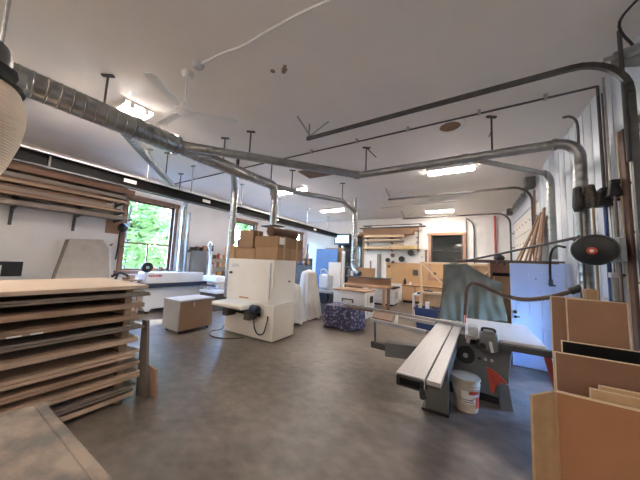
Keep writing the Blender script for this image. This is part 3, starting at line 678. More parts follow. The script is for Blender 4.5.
# shelf with coloured tins
s_ = thing('wall_shelf','small wooden wall shelf crowded with tins left of the sander','shelf',(-8.9,6.7,1.0))
for z in (.98,1.38,1.72): build('board', MB().box(-8.99,-8.72,6.25,7.15,z,z+.025), 'lumberx_p', s_)
for y in (6.25,7.13): build('side', MB().box(-8.99,-8.72,y,y+.02,.5,2.0), 'lumberx_p', s_)
pal=['clutter_o','clutter_y','red','white','lumber','paper','clutter_o','dgrey']
cn=['orange','yellow','red','white','brown','pale','rust','dark']
for r_,z in enumerate((1.0055,1.4055,1.7455)):
    for k in range(6):
        y=6.36+k*.135; h=random.uniform(.14,.24); q=(k*3+r_*2)%8
        tag(build('tin', MB().lathe([(0,z),(.05,z),(.052,z+h*.9),(.045,z+h),(0,z+h)],(-8.85,y,0),14), pal[q]), '%s tin, place %s from the left on the %s board of the small wall shelf'%(cn[q],('one','two','three','four','five','six')[k],('lower','middle','upper')[r_]), 'tin', 'tins on the small wall shelf')

# ------------------------------------------------------------------ cart
c = thing('rolling_cabinet','low rolling cabinet with grey side and brown front','cabinet',(-5.9,3.75,0))
X0,X1,Y0,Y1=-6.25,-5.57,3.28,4.14
build('body', MB().box(X0,X1-.02,Y0,Y1,.075,.735), 'cartgrey', c, bevel=.004)
build('front_panel', MB().box(X1-.02,X1,Y0+.01,Y1-.01,.085,.73), 'cartbrown', c, bevel=.003)
build('top', MB().box(X0-.02,X1+.02,Y0-.02,Y1+.02,.735,.765), 'lgrey', c, bevel=.004)
build('label', MB().box(X1,X1+.002,3.6,3.63,.60,.70), 'paper', c)
for x in (X0+.08,X1-.08):
    for y in (Y0+.08,Y1-.08):
        q=build('caster', MB().cyl((x,y-.014,.034),(x,y+.014,.034),.034,n=14), 'black', c)
        build('caster_fork', MB().box(x-.02,x+.02,y-.022,y+.022,.05,.076), 'dsteel', q)

# ------------------------------------------------------------------ wide belt sander
s_ = thing('wide_belt_sander','large cream wide belt sanding machine with cartons on top','sanding machine',(-4.35,4.6,0))
build('lower_body', MB().box(-5.14,-3.58,4.16,4.92,.02,.78), 'cream', s_, bevel=.015)
build('upper_body', MB().box(-5.14,-3.65,4.17,4.93,.78,1.775), 'cream', s_, bevel=.012)
build('rear_body', MB().box(-5.0,-4.0,4.92,5.45,.02,1.775), 'cream', s_, bevel=.012)
dr=build('front_door', MB().box(-5.02,-3.74,4.155,4.172,.84,1.72), 'cream', s_, bevel=.006)
build('latch', MB().cyl((-4.99,4.12,1.43),(-4.99,4.16,1.43),.03,n=12).box(-5.02,-4.96,4.10,4.125,1.41,1.45), 'black', dr)
build('name_plate', MB().box(-4.98,-4.74,4.148,4.156,1.62,1.645).box(-4.98,-4.74,4.148,4.156,1.57,1.61), 'lgrey', dr)
build('badge', MB().box(-4.66,-4.36,4.148,4.156,.855,.885), 'clutter_o', dr)
build('hinge', MB().box(-3.745,-3.725,4.15,4.175,.9,1.7), 'lgrey', dr)
build('side_door', MB().box(-3.652,-3.64,4.24,4.86,.86,1.70), 'cream', s_, bevel=.004)
build('side_latch', MB().cyl((-3.64,4.72,1.28),(-3.615,4.72,1.28),.022,n=12), 'black', s_)
build('slot', MB().box(-4.85,-3.95,4.145,4.165,.50,.60), 'black', s_)
ct=build('conveyor_table', MB().box(-5.0,-4.02,3.66,4.165,.70,.79), 'cream', s_, bevel=.008)
build('conveyor_belt', MB().box(-4.96,-4.06,3.70,4.16,.79,.794), 'paper', ct)
build('roller', MB().cyl((-4.95,3.675,.75),(-4.05,3.675,.75),.035,n=14), 'cream', ct)
mt=build('feed_motor', MB().cyl((-4.02,3.95,.70),(-3.84,3.95,.70),.085,n=20), 'navy', s_)
build('motor_box', MB().box(-3.98,-3.88,3.9,4.0,.60,.66).cyl((-3.84,3.95,.70),(-3.80,3.95,.70),.06,n=16), 'black', mt)
build('cable', MB().tube(bez([(-3.92,3.95,.62),(-3.95,3.98,.35),(-3.88,4.02,.18),(-3.75,4.06,.2),(-3.70,4.1,.42),(-3.72,4.14,.55)],6),.014,8), 'rubber', s_)
for x in (-4.9,-4.2): build('support', MB().box(x,x+.15,3.9,4.16,.45,.70), 'dgrey', s_)
tag(build('floor_cable', MB().tube(bez([(-5.2,4.3,.5),(-5.22,4.2,.05),(-5.3,3.95,.013),(-5.0,3.7,.013),(-4.6,3.75,.013),(-4.3,4.05,.013)],6),.011,8), 'rubber'), 'black cable looping on the floor in front of the cream sander','cable')

def carton(label, x0,x1,y0,y1,z0,h, m_='card', ang=0, lab=None):
    t = thing('cardboard_box', label, 'cardboard box', ((x0+x1)/2,(y0+y1)/2,z0), 'cardboard boxes on the sander')
    build('body', MB().box(x0,x1,y0,y1,z0+.001,z0+h-.001), m_, t, bevel=.006)
    yc=(y0+y1)/2
    build('tape', MB().box(x0-.0015,x1+.0015,yc-.03,yc+.03,z0+.002,z0+h+.0005), 'tape', t)
    build('flap_seam', MB().box(x0+.01,x1-.01,y0-.002,y0,z0+h*.5-.004,z0+h*.5), 'card2', t)
    if lab: build('label', MB().box(*lab), 'paper', t)
    t.rotation_euler=(0,0,ang)
    return t
carton('lower front carton at the right end of the sander top',-4.30,-3.62,4.22,4.68,1.775,.28,'card')
carton('lower rear carton at the right end of the sander top',-4.28,-3.62,4.70,5.20,1.775,.27,'card')
carton('upper front carton with a white label, right end of the sander top',-4.36,-3.63,4.24,4.70,2.055,.265,'card2',0,(-3.6295,-3.6275,4.28,4.46,2.13,2.29))
carton('upper rear carton under the brown roll on the sander',-4.30,-3.64,4.72,5.22,2.046,.26,'card2')
carton('tall carton standing in the middle of the cartons on the sander',-4.88,-4.40,4.22,4.55,2.035,.44,'card2')
carton('wide low carton under the tall one on the sander',-5.02,-4.34,4.24,4.65,1.775,.26,'card')
carton('cream printed carton at the left front of the sander top',-5.40,-5.03,4.22,4.52,1.775,.31,'tan')
carton('dark brown carton lying behind the cream one on the sander',-5.35,-4.90,4.55,4.9,1.775,.52,'kraft')
tag(build('paper_roll', MB().lathe([(.06,-.48),(.115,-.48),(.115,.48),(.06,.48)],(0,0,0),24), 'kraft'), 'dark brown roll lying on the cartons on the sander', 'roll')
o=[x for x in COL.objects if x.name=='paper_roll'][0]
o.rotation_euler=(PI/2,0,.03); o.location=(-3.86,5.15,2.425)

# ------------------------------------------------------------------ draped machines
def drape(label, cx, cy, rx, ry, h, top=.55, folds=9, amp=.06, m_='cloth', seed=1, lean=(0,0), name='dust_sheet', sq=2.6, flat=False):
    rnd=random.Random(seed); ph=[rnd.uniform(0,6.28) for _ in range(6)]
    prof=[]
    for i in range(19):
        z=i/18
        if z<.86: r=1-(1-top)*(z/.86)**1.1
        else: r=top*math.sqrt(max(0,1-((z-.86)/.14)**2))**.8
        prof.append((max(r,.0),z))
    prof[-1]=(0,1.0)
    if flat: prof=[(1.0,0),(.99,.15),(.97,.35),(.955,.55),(.94,.75),(.93,.9),(.915,.96),(.88,.99),(.5,1.0),(0,1.0)]
    def f(t,r,z):
        k=(1-z)**.7
        rr=r*(1+amp*k*(math.sin(folds*t+ph[0]+2*z)+.6*math.sin((folds*2-3)*t+ph[1])+.5*math.sin(3*t+ph[2])))
        c,s=math.cos(t),math.sin(t); q=(abs(c)**sq+abs(s)**sq)**(-1/sq)
        return V(rx*rr*q*c+lean[0]*z, ry*rr*q*s+lean[1]*z, h*z+.01+(.03*math.sin(5*t+ph[3])+.03 if z<.01 else 0))
    o=build(name, MB().lathe(prof,(cx,cy,0),120,mod=f), m_, smooth=60 if flat else 80)
    return tag(o,label,'dust sheet')
drape('tall cream dust sheet draped over a machine behind the sander',-4.35,6.75,.36,.42,1.52,.62,8,.07,seed=3,lean=(-.06,0))
drape('shorter cream dust sheet over a machine close behind the sander',-4.25,5.95,.25,.30,1.12,.55,7,.07,seed=5,lean=(-.12,0))
drape('purple patterned cloth covering a low box in front of the white machine',-2.96,6.46,.50,.42,.60,.86,14,.06,'pattern',seed=8,name='cloth_cover',sq=9,flat=True)
# ------------------------------------------------------------------ things between sander and back wall
tag(build('blue_board', MB().obox((-5.25,9.35,1.19),(1.05,.03,2.36),0,-.05), 'bluepanel'), 'large blue board leaning behind the dust sheets','board')
tag(build('brown_board', MB().obox((-5.0,9.55,1.22),(.9,.03,2.42),0,-.05), 'card'), 'brown board edge showing above the blue board','board')
pw = thing('panel_rack','white panels standing upright between blue board and silver pipe','rack',(-4.3,8.7,0))
build('panel', MB().box(-4.75,-4.22,8.68,8.71,.05,1.80), 'white', pw)
build('post', MB().box(-4.14,-4.04,8.6,8.7,0,2.24), 'white', pw, bevel=.005)
build('foot', MB().box(-4.8,-4.0,8.45,8.95,0,.05), 'dgrey', pw)
cm = thing('old_machine','dark grey machine with pale hoses standing behind the dust sheets','machine',(-4.45,7.9,0))
build('base', MB().box(-4.85,-4.05,7.6,8.2,0,.72), 'dgrey', cm, bevel=.02)
build('head', MB().box(-4.6,-4.2,7.7,8.1,.85,1.35), 'lgrey', cm, bevel=.05)
build('wheel', MB().cyl((-4.3,7.52,.55),(-4.3,7.6,.55),.2,n=20), 'black', cm)
build('hose', MB().tube(bez([(-4.5,7.7,1.3),(-4.45,7.6,1.5),(-4.25,7.6,1.5),(-4.15,7.65,1.2),(-4.15,7.7,.9)],6),.025,10), 'lgrey', cm)
build('table', MB().box(-4.95,-3.95,7.5,8.25,.72,.80), 'steel', cm, bevel=.01)
# tools on a pegged post behind the sander: bunch of hanging strips
hb = thing('tool_rack','dark rack of handled tools behind the cartons','tool rack',(-5.3,7.6,0))
build('board', MB().box(-5.75,-4.9,7.66,7.7,.0,1.9), 'dsteel', hb)
for k in range(7):
    x=-5.65+k*.11; build('tool', MB().bar((x,7.6,1.75),(x+random.uniform(-.1,.1),7.55,2.2+random.uniform(0,.25)),.035,.035).ball((x,7.6,1.72),(.07,.05,.09)), ('navy','lumber','dgrey','bluemet','lumber_p','black','card')[k], hb)
# white planer-like machine with timber top
wm = thing('white_machine','white boxy machine with wooden top behind the purple cloth','machine',(-3.3,8.0,0))
build('body', MB().box(-3.88,-2.76,7.5,8.45,.03,.87), 'white', wm, bevel=.02)
build('top', MB().box(-3.90,-2.74,7.48,8.47,.87,.91), 'bench', wm, bevel=.008)
build('control_panel', MB().box(-2.76,-2.735,7.7,8.3,.15,.80), 'white', wm, bevel=.006)
build('screen', MB().box(-2.737,-2.728,7.9,8.2,.5,.72), 'black', wm)
build('handle', MB().box(-3.55,-3.15,7.47,7.50,.60,.63).box(-3.55,-3.52,7.47,7.5,.52,.63).box(-3.18,-3.15,7.47,7.5,.52,.63), 'dsteel', wm)
build('knob', MB().cyl((-3.0,7.46,.3),(-3.0,7.5,.3),.035,n=10), 'black', wm)
for x in (-3.8,-2.85):
    for y in (7.58,8.37): build('foot', MB().cyl((x,y,0),(x,y,.03),.04,n=10), 'black', wm)
bb = thing('work_bench','long wooden work bench with a raised dark back, behind the white machine','bench',(-3.4,9.6,0))
build('top', MB().box(-4.6,-2.55,9.3,10.1,.86,.93), 'bench', bb, bevel=.005)
build('back', MB().box(-4.5,-2.62,10.02,10.1,.93,1.20), 'bench', bb)
build('ledge', MB().box(-4.5,-2.62,9.8,10.12,1.20,1.25), 'dgrey', bb)
for x in (-4.5,-2.7):
    for y in (9.38,10.0): build('leg', MB().box(x-.05,x+.05,y-.05,y+.05,0,.86), 'bench', bb)
tag(build('cardboard_box', MB().box(-4.0,-3.3,9.84,10.1,1.251,1.62), 'card', bevel=.008), 'brown carton standing on the ledge of the long work bench','cardboard box')
for x,h,m_,lb in ((-4.42,.3,'dgrey','dark can on the bench ledge beside the silver pipe'),(-4.28,.22,'white','white tub on the bench ledge beside the silver pipe'),(-4.14,.28,'bluemet','blue can on the bench ledge beside the silver pipe')):
    tag(build('can', MB().cyl((x,9.95,1.251),(x,9.95,1.251+h),.055,n=12), m_), lb, 'can')
# low white cabinet near the pegboard
wc = thing('drawer_cabinet','low white drawer cabinet with dark top near the pegboard','cabinet',(-3.1,11.6,0))
build('body', MB().box(-3.75,-2.72,10.95,11.95,.08,.74), 'white', wc, bevel=.008)
build('top', MB().box(-3.8,-2.70,10.9,12.0,.74,.79), 'black', wc, bevel=.005)
build('plinth', MB().box(-3.7,-2.78,11.0,11.9,0,.08), 'black', wc)
for z in (.12,.33,.54): 
    q=build('drawer', MB().box(-3.7,-2.78,10.93,10.955,z,z+.19), 'white', wc, bevel=.004)
    build('handle', MB().box(-3.35,-3.1,10.91,10.93,z+.1,z+.115), 'steel', q)
build('side_grille', MB().box(-2.725,-2.71,11.1,11.6,.3,.6), 'lgrey', wc)
# ------------------------------------------------------------------ back wall
R = thing('lumber_rack','back wall rack of steel arms holding boards and offcuts','rack',(-3.4,YB,2.6))
for x in (-4.75,-3.4,-2.1):
    build('upright', MB().box(x-.02,x+.02,YB-.04,YB,2.5,3.95), 'dsteel', R)
    for z in (2.60,2.99,3.23,3.72): build('arm', MB().prism([(x-.02,YB-.03,z-.06),(x-.02,YB-.03,z-.012),(x-.02,YB-.5,z-.012),(x-.02,YB-.5,z-.03)],(.04,0,0)), 'dsteel', R)
build('shelf_board', MB().box(-4.95,-1.98,YB-.48,YB-.05,2.588,2.625), 'lumberx', R)
rows=[(2.626,.12,-4.75,-3.4,'lumberx_p',YB-.36,'pale offcut at left on the lowest level of the back wall rack'),
 (2.626,.24,-3.38,-2.8,'lumberx_p',YB-.20,'long yellow board on the lowest level of the back wall rack'),
 (2.626,.16,-2.78,-2.1,'clutter_y',YB-.36,'short yellow offcut at right on the lowest level of the back wall rack'),
 (2.99,.08,-4.85,-2.75,'lumber_g',YB-.35,'grey plank on the second level of the back wall rack'),
 (3.071,.06,-4.7,-2.9,'lumberx_p',YB-.32,'pale plank stacked on the grey one, back wall rack'),
 (3.23,.13,-4.8,-2.7,'lumberx_p',YB-.38,'pale plank on the third level of the back wall rack'),
 (3.361,.16,-5.1,-2.25,'lumberx',YB-.36,'lower brown timber on the third level of the back wall rack'),
 (3.522,.17,-4.9,-2.05,'lumberx',YB-.33,'brown timber under the top level of the back wall rack'),
 (3.72,.05,-5.1,-1.7,'dsteel',YB-.4,'dark steel bar on the top level of the back wall rack'),
 (3.771,.07,-4.4,-2.0,'white',YB-.3,'white plastic pipe on the top level of the back wall rack'),
 (3.842,.06,-4.9,-1.9,'dsteel',YB-.28,'uppermost dark bar on the back wall rack')]
for z,h,x0,x1,m_,y,lb in rows:
    tag(build('lumber_board', MB().box(x0,x1,max(y-.14,YB-.5),min(y+.14,YB-.05),z,z+h-.001), m_, bevel=.004), lb, 'board', 'boards on the back wall rack')
pb = thing('pegboard','golden pegboard panel on the back wall above oak cupboards','pegboard',(-2.2,YB,1))
build('panel', MB().box(-3.70,.9,YB-.03,YB-.001,.86,1.93), 'peg', pb)
build('outlet', MB().box(-2.35,-2.1,YB-.05,YB-.03,1.32,1.6), 'dsteel', pb)
build('outlet', MB().box(-1.4,-1.28,YB-.05,YB-.03,1.40,1.52), 'dsteel', pb)
for k,(x,z,r,m_,lb) in enumerate(((-3.62,2.05,.11,'black','black roll hanging above the left end of the pegboard'),(-3.36,2.3,.10,'lumber','brown roll hanging above the pegboard, highest of the small rolls'),(-2.9,2.12,.15,'black','black round tool hanging above the pegboard'),(-3.55,1.72,.08,'lumber','brown disc on the left edge of the pegboard'),(-3.35,1.95,.07,'dsteel','small dark disc at the top left corner of the pegboard'),(-2.45,2.45,.15,'dsteel','dark wheel hanging under the back wall rack'))):
    tag(build('hanging_tool', MB().cyl((x,YB-.12,z),(x,YB-.032 if z<1.93 else YB-.001,z),r,n=18), m_, bevel=.01), lb, 'tool')
tag(build('leaning_plank', MB().box(-4.18,-4.0,YB-.12,YB-.08,.0,2.35), 'lumber_g'), 'tall grey plank standing left of the pegboard', 'board')
tag(build('leaning_plank', MB().box(-4.6,-4.52,YB-.1,YB-.06,.0,1.98), 'lumber_g'), 'thin pale batten standing between dark door and pegboard', 'board')
bc = thing('base_cabinet','row of oak base cupboards under the pegboard','cabinet',(-1.0,12.9,0))
build('body', MB().box(-2.75,.9,12.62,YB-.03,.10,.84), 'mdf', bc)
build('top', MB().box(-2.78,.93,12.58,YB-.03,.84,.87), 'oak', bc)
build('plinth', MB().box(-2.72,.88,12.68,13.1,0,.10), 'black', bc)
for k in range(6): build('door', MB().box(-2.73+k*.605,-2.17+k*.605,12.60,12.62,.13,.80), 'oak', bc, bevel=.006)
for x,h,m_,lb in ((-2.9+.25,.3,'black','black bottle on the oak cupboard near the white drawer cabinet'),(-2.4,.14,'white','white pot on the oak cupboard, left part')):
    tag(build('bottle', MB().lathe([(0,.871),(.07,.871),(.07,.871+h*.6),(.03,.871+h*.8),(.03,.871+h),(0,.871+h)],(x,12.8,0),14), m_), lb, 'bottle')
tag(build('red_pipe', MB().cyl((1.09,YB-.06,2.42),(1.09,YB-.06,4.15),.04,n=12), 'redpipe'), 'vertical red pipe on the back wall', 'pipe')
p = thing('black_pipe','pair of black pipes joined by a bend on the back wall','pipe',(.15,YB,2))
build('riser', MB().cyl((0.0,YB-.06,.9),(0.0,YB-.06,4.0),.02,n=10), 'dsteel', p)
build('bend', MB().tube(bez([(-.02,YB-.07,4.06),(.06,YB-.07,4.05),(.24,YB-.07,3.85),(.30,YB-.07,3.55),(.30,YB-.07,3.2)],6)+[V(.30,YB-.07,.9)],.028,10), 'dsteel', p)
tag(build('round_tool', MB().ball((1.20,YB-.165,2.28),(.2,.16,.16)), 'black'), 'black round object low on the back wall beside the red pipe','tool')
tag(build('outlet_box', MB().box(-1.95,-1.87,YB-.03,YB-.001,2.2,2.3), 'lgrey'), 'small grey wall box under the right end of the back rack','box')
tag(build('dark_batten', MB().box(-1.78,-1.68,YB-.04,YB-.001,2.0,2.62), 'trim'), 'short dark batten on the wall left of the back window', 'board')
# screen at the end of the beam
sc = thing('wall_screen','small lit blue screen at the far end of the black beam','screen',(-6.2,12.8,2.9))
build('case', MB().box(-6.68,-5.68,12.78,12.86,2.86,3.46), 'navy', sc, bevel=.02)
build('display', MB().box(-6.60,-5.76,12.772,12.782,2.95,3.38), 'screen', sc)
build('window_area', MB().box(-6.40,-5.95,12.768,12.774,3.05,3.32), 'screenw', sc)
build('bracket', MB().cyl((-6.2,12.86,3.2),(-6.2,YB,3.2),.04,n=10), 'dsteel', sc)
# crate frame panel
cr = thing('crate_panel','timber framed crate side with two diagonal braces beside the tarp','crate',(-.3,8.3,0))
x0,x1,z0,z1=-1.25,.72,.0,1.92; y0=8.22
build('frame', MB().box(x0,x0+.06,y0,y0+.07,z0,z1).box(x1-.06,x1,y0,y0+.07,z0,z1).box(x0,x1,y0,y0+.07,z1-.06,z1).box(x0,x1,y0,y0+.07,.95,1.01).box(-.36,-.30,y0,y0+.07,z0,z1), 'lumberx_p', cr)
build('brace', MB().bar((x0+.06,y0+.02,1.86),(-.4,y0+.02,1.05),.07,.03), 'lumberx_p', cr)
build('brace', MB().bar((x1-.06,y0+.02,1.86),(-.2,y0+.02,1.05),.07,.03), 'lumberx_p', cr)
build('panel', MB().box(-.30,x1-.05,y0+.07,y0+.085,0,z1-.05), 'tan', cr)
build('panel', MB().box(x0+.05,-.36,y0+.07,y0+.085,0,1.0), 'tan', cr)
# light steel bench with tools near crate
lb_ = thing('steel_bench','light grey frame bench with tools, left of the green tarp','bench',(-1.2,9.6,0))
build('top', MB().box(-1.62,-.55,9.0,10.6,.76,.82), 'lgrey', lb_, bevel=.005)
for x in (-1.58,-.6):
    for y in (9.05,10.5): build('leg', MB().box(x-.035,x+.035,y-.035,y+.035,0,.76), 'lgrey', lb_)
build('shelf', MB().box(-1.55,-.6,9.1,10.5,.2,.24), 'lumberx', lb_)
for k,(x,y,w,h,m_,lb) in enumerate(((-1.35,9.2,.25,.06,'black','black tool on the light grey bench, left end'),(-1.05,9.25,.2,.09,'paper','pale folded paper on the light grey bench'),(-.8,9.3,.22,.07,'clutter_o','orange tool on the light grey bench'),(-1.2,9.7,.3,.12,'dsteel','dark box at the rear of the light grey bench'))):
    tag(build('bench_item', MB().obox((x,y,.821+h/2),(w,.16,h),random.uniform(-.5,.5)), m_, bevel=.015), lb, 'tool')
def tub(label, cx, cy, w, d, h, z=0):
    t=thing('plastic_tub',label,'tub',(cx,cy,z))
    o=.06
    mb=MB(); n=4
    outer0=[(cx-w/2+o,cy-d/2+o),(cx+w/2-o,cy-d/2+o),(cx+w/2-o,cy+d/2-o),(cx-w/2+o,cy+d/2-o)]
    outer1=[(cx-w/2,cy-d/2),(cx+w/2,cy-d/2),(cx+w/2,cy+d/2),(cx-w/2,cy+d/2)]
    k=.012
    in1=[(cx-w/2+k,cy-d/2+k),(cx+w/2-k,cy-d/2+k),(cx+w/2-k,cy+d/2-k),(cx-w/2+k,cy+d/2-k)]
    in0=[(cx-w/2+o+k,cy-d/2+o+k),(cx+w/2-o-k,cy-d/2+o+k),(cx+w/2-o-k,cy+d/2-o-k),(cx-w/2+o+k,cy+d/2-o-k)]
    vs=[(*p,z+.002) for p in outer0]+[(*p,z+h) for p in outer1]+[(*p,z+h) for p in in1]+[(*p,z+.02) for p in in0]
    fs=[(3,2,1,0)]
    for a in (0,4,8):
        for i in range(4): fs.append((a+i,a+(i+1)%4,a+4+(i+1)%4,a+4+i))
    fs.append((12,13,14,15)); mb.faces(vs,fs)
    build('body',mb,'bluebin',t)
    build('rim', MB().box(cx-w/2-.02,cx+w/2+.02,cy-d/2-.02,cy-d/2,z+h-.05,z+h).box(cx-w/2-.02,cx+w/2+.02,cy+d/2,cy+d/2+.02,z+h-.05,z+h).box(cx-w/2-.02,cx-w/2,cy-d/2,cy+d/2,z+h-.05,z+h).box(cx+w/2,cx+w/2+.02,cy-d/2,cy+d/2,z+h-.05,z+h), 'bluebin', t)
    return t
tub('dark blue tub full of offcuts on the floor behind the outrigger frame',-1.0,7.85,.62,.5,.60)
for k,(x,y,h,m_,lb) in enumerate(((-1.18,7.75,.66,'lumberx_p','pale offcut standing in the blue tub, left'),(-1.0,7.9,.72,'white','white offcut standing in the blue tub, middle'),(-.85,7.8,.64,'lumber','brown offcut standing in the blue tub, right'))):
    tag(build('offcut', MB().obox((x,y,.03+h/2),(.10,.04,h),k*.5), m_), lb, 'offcut')
# ------------------------------------------------------------------ tarp over something
tr = thing('covered_rack','rack behind the saw hidden under the green tarp','rack',(.05,6.1,0))
build('post', MB().box(-.40,-.35,6.0,6.05,0,1.78), 'lumber', tr)
build('post', MB().box(.42,.47,6.0,6.05,0,1.50), 'lumber', tr)
build('rail', MB().bar((-.38,6.02,1.79),(.0,6.02,1.83),.05,.05).bar((.0,6.02,1.83),(.46,6.02,1.52),.05,.05), 'lumber', tr)
build('shelf', MB().box(-.42,.50,6.0,6.22,.55,.60), 'black', tr)
for x in (-.40,.42): build('leg', MB().box(x,x+.05,6.17,6.22,0,.55), 'lumber', tr)
def tarp(u,v):
    x=-.44+1.0*u
    if u<.42: zt=1.832+.11*u
    else: zt=1.878-(u-.42)*.62+.10*math.sin((u-.42)/.58*PI)*-.35
    zt+=.010*math.sin(14*u)
    xb=-.50+1.14*u; zb=.62+.16*u+.03*math.sin(9*u)
    if v<.10:
        q=v/.10; return (x, 6.14-.2*q, zt-.12*(1-q)+.02*math.sin(PI*q))
    q=(v-.10)/.90
    fold=(.02*math.sin(8*u*PI/2+1.3+2.2*q)+.018*math.sin(23*u+q*4)+.012*math.sin(41*u-q*3))*(.2+q)
    diag=.028*math.sin(10*(u*1.1+q*1.7))*(1-q)*min(1,3*q)
    return (x+(xb-x)*q+.012*math.sin(6*q+9*u), 5.93-.04*q+fold+diag, zt+(zb-zt)*q)
tag(build('green_tarp', MB().grid(tarp,80,44), 'tarp', smooth=80, solid=.006), 'grey green tarp hanging in folds behind the saw','tarp')
# shelving unit behind the white door
su = thing('shelving_unit','brown wooden shelving unit behind the white door','shelf unit',(1.0,6.8,0))
build('top', MB().box(.42,1.57,6.30,7.0,1.86,1.90), 'lumberx', su)
build('side', MB().box(.42,.46,6.3,7.0,0,1.86).box(1.53,1.57,6.3,7.0,0,1.86), 'mdf', su)
build('upper_panel', MB().box(.46,1.53,6.36,6.38,1.70,1.86), 'mdf', su)
build('front_panel', MB().box(.46,1.53,6.34,6.36,.1,1.63), 'card', su)
build('back', MB().box(.46,1.53,6.97,6.99,.0,1.86), 'black', su)
build('strip', MB().box(.47,.5,6.32,6.34,.4,1.62), 'clutter_y', su)
pk = thing('hook_rail','long dark timber with small hooks on top of the shelving unit','rail',(.6,6.4,1.9))
build('timber', MB().box(-.2,1.58,6.30,6.42,1.901,1.965), 'copper', pk, bevel=.004)
for k in range(9):
    x=.55+k*.11; build('hook', MB().tube([(x,6.30,1.93),(x,6.275,1.92),(x,6.27,1.885)],.014,8).ball((x,6.27,1.885),.022,8,6), 'black', pk)
# long slanted boom
bm_ = thing('support_boom','thin grey boom rising from the tarp to the right silver pipe','boom',(-.2,6.4,1.9))
build('tube', MB().cyl((-.3,6.6,1.86),(1.3,4.62,2.24),.02,n=12), 'dsteel', bm_)
build('clamp', MB().cyl((1.28,4.64,2.2),(1.38,4.70,2.28),.04,n=12), 'dsteel', bm_)
build('foot', MB().box(-.34,-.26,6.56,6.64,0,1.88), 'dsteel', bm_)
# doors
def panel_door(label, x0, y, w, h, rot=0):
    t=thing('white_door',label,'door',(x0,y,0))
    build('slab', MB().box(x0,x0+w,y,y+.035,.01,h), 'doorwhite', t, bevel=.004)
    k=w/.75; s=h/2.03
    for cx in (.19,.56):
        for (z0,z1) in ((1.70,1.87),(.98,1.60),(.22,.80)):
            a,b=x0+(cx-.11)*k,x0+(cx+.11)*k; z0_,z1_=z0*s,z1*s
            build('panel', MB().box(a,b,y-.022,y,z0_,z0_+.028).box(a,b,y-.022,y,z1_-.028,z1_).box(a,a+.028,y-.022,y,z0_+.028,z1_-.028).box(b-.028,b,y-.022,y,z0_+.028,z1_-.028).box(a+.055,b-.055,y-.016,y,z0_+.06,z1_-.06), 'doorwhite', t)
    return t
d1=panel_door('white six panel door slab, blue daylight painted in, standing behind the saw',.715,5.98,.75,1.90)
build('knob', MB().ball((.77,5.94,.99),.032,12,8).cyl((.77,5.98,.99),(.77,5.94,.99),.014,n=10), 'dsteel', d1)
build('lock', MB().ball((.775,5.945,.90),.026,12,8).box(.76,.84,5.95,5.965,.89,.91), 'black', d1)
build('peep_hole', MB().cyl((1.09,5.97,1.62),(1.09,5.985,1.62),.012,n=10), 'dsteel', d1)
d2=thing('white_door','second pale door slab showing behind the right edge of the panelled door','door',(1.5,6.05,0))
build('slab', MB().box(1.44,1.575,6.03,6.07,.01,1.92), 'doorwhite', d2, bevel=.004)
build('edge_strip', MB().box(1.50,1.52,6.022,6.03,.01,1.92), 'lgrey', d2)
# boards against right wall
spec=[(.20,7.92,3.0,'lumber_p'),(.42,7.78,3.1,'lumber'),(.62,7.64,3.05,'lumber_p'),(.82,7.50,3.15,'lumber'),(1.02,7.36,3.1,'lumber_p'),(1.2,7.22,3.2,'lumber'),(1.44,8.10,3.86,'lumber')]
nm=['most slanted pale','second most slanted brown','third pale','fourth brown','fifth pale','nearest brown','longest upright brown']
for k,(xb,y,h,m_) in enumerate(spec):
    xt=1.54
    tag(build('leaning_board', MB().prism([(xb,y,0),(xb+.035,y,0),(xt,y,h),(xt-.035,y,h)],(0,.13 if k<6 else .10,0)), m_), '%s board leaning on the right wall before the far overhead door'%nm[k],'board','boards leaning by the far door')
# hose reel
rl = thing('hose_reel','black air hose reel with red centre on the siding wall','hose reel',(1.2,4.02,2.03))
ax=V(-.45,-.87,-.18).normalized()
c=V(1.25,4.0,2.03)
a_,b_=frame(ax)
def disc(mb,c0,prof,n=36,sx=.95,sy=.88):
    rings=[]
    for r,h in prof:
        rings.append([mb.bm.verts.new(c0+ax*h+(a_*math.cos(2*PI*j/n)*sx+b_*math.sin(2*PI*j/n)*sy)*r) for j in range(n)])
    for A,B in zip(rings,rings[1:]):
        for j in range(n): mb.bm.faces.new((A[j],A[(j+1)%n],B[(j+1)%n],B[j]))
    mb.bm.faces.new(rings[0]); mb.bm.faces.new(rings[-1]); return mb
build('housing', disc(MB(),c,[(.11,-.10),(.175,-.09),(.195,-.06),(.197,.05),(.18,.075),(.12,.095),(.06,.1)]), 'black', rl, smooth=30)
build('center_label', disc(MB(),c,[(.045,.1),(.045,.108)]), 'red', rl)
build('label_mark', disc(MB(),c,[(.02,.108),(.02,.112)]), 'paper', rl)
build('wall_arm', MB().bar((1.38,4.12,2.03),(1.6,4.3,2.05),.05,.2), 'black', rl)
build('bracket', MB().box(1.47,1.52,4.05,4.36,1.90,2.18), 'midgrey', rl, bevel=.01)
build('air_hose', MB().tube(bez([(1.02,4.05,2.06),(.97,4.15,2.08),(.935,4.25,2.0),(.93,4.3,1.8),(.935,4.32,1.62)],8),.014,8), 'rubber', rl)
build('hose_nozzle', MB().cyl((.935,4.32,1.66),(.94,4.32,1.57),.022,n=10).bar((.91,4.32,1.6),(.98,4.32,1.58),.03,.02), 'navy', rl)
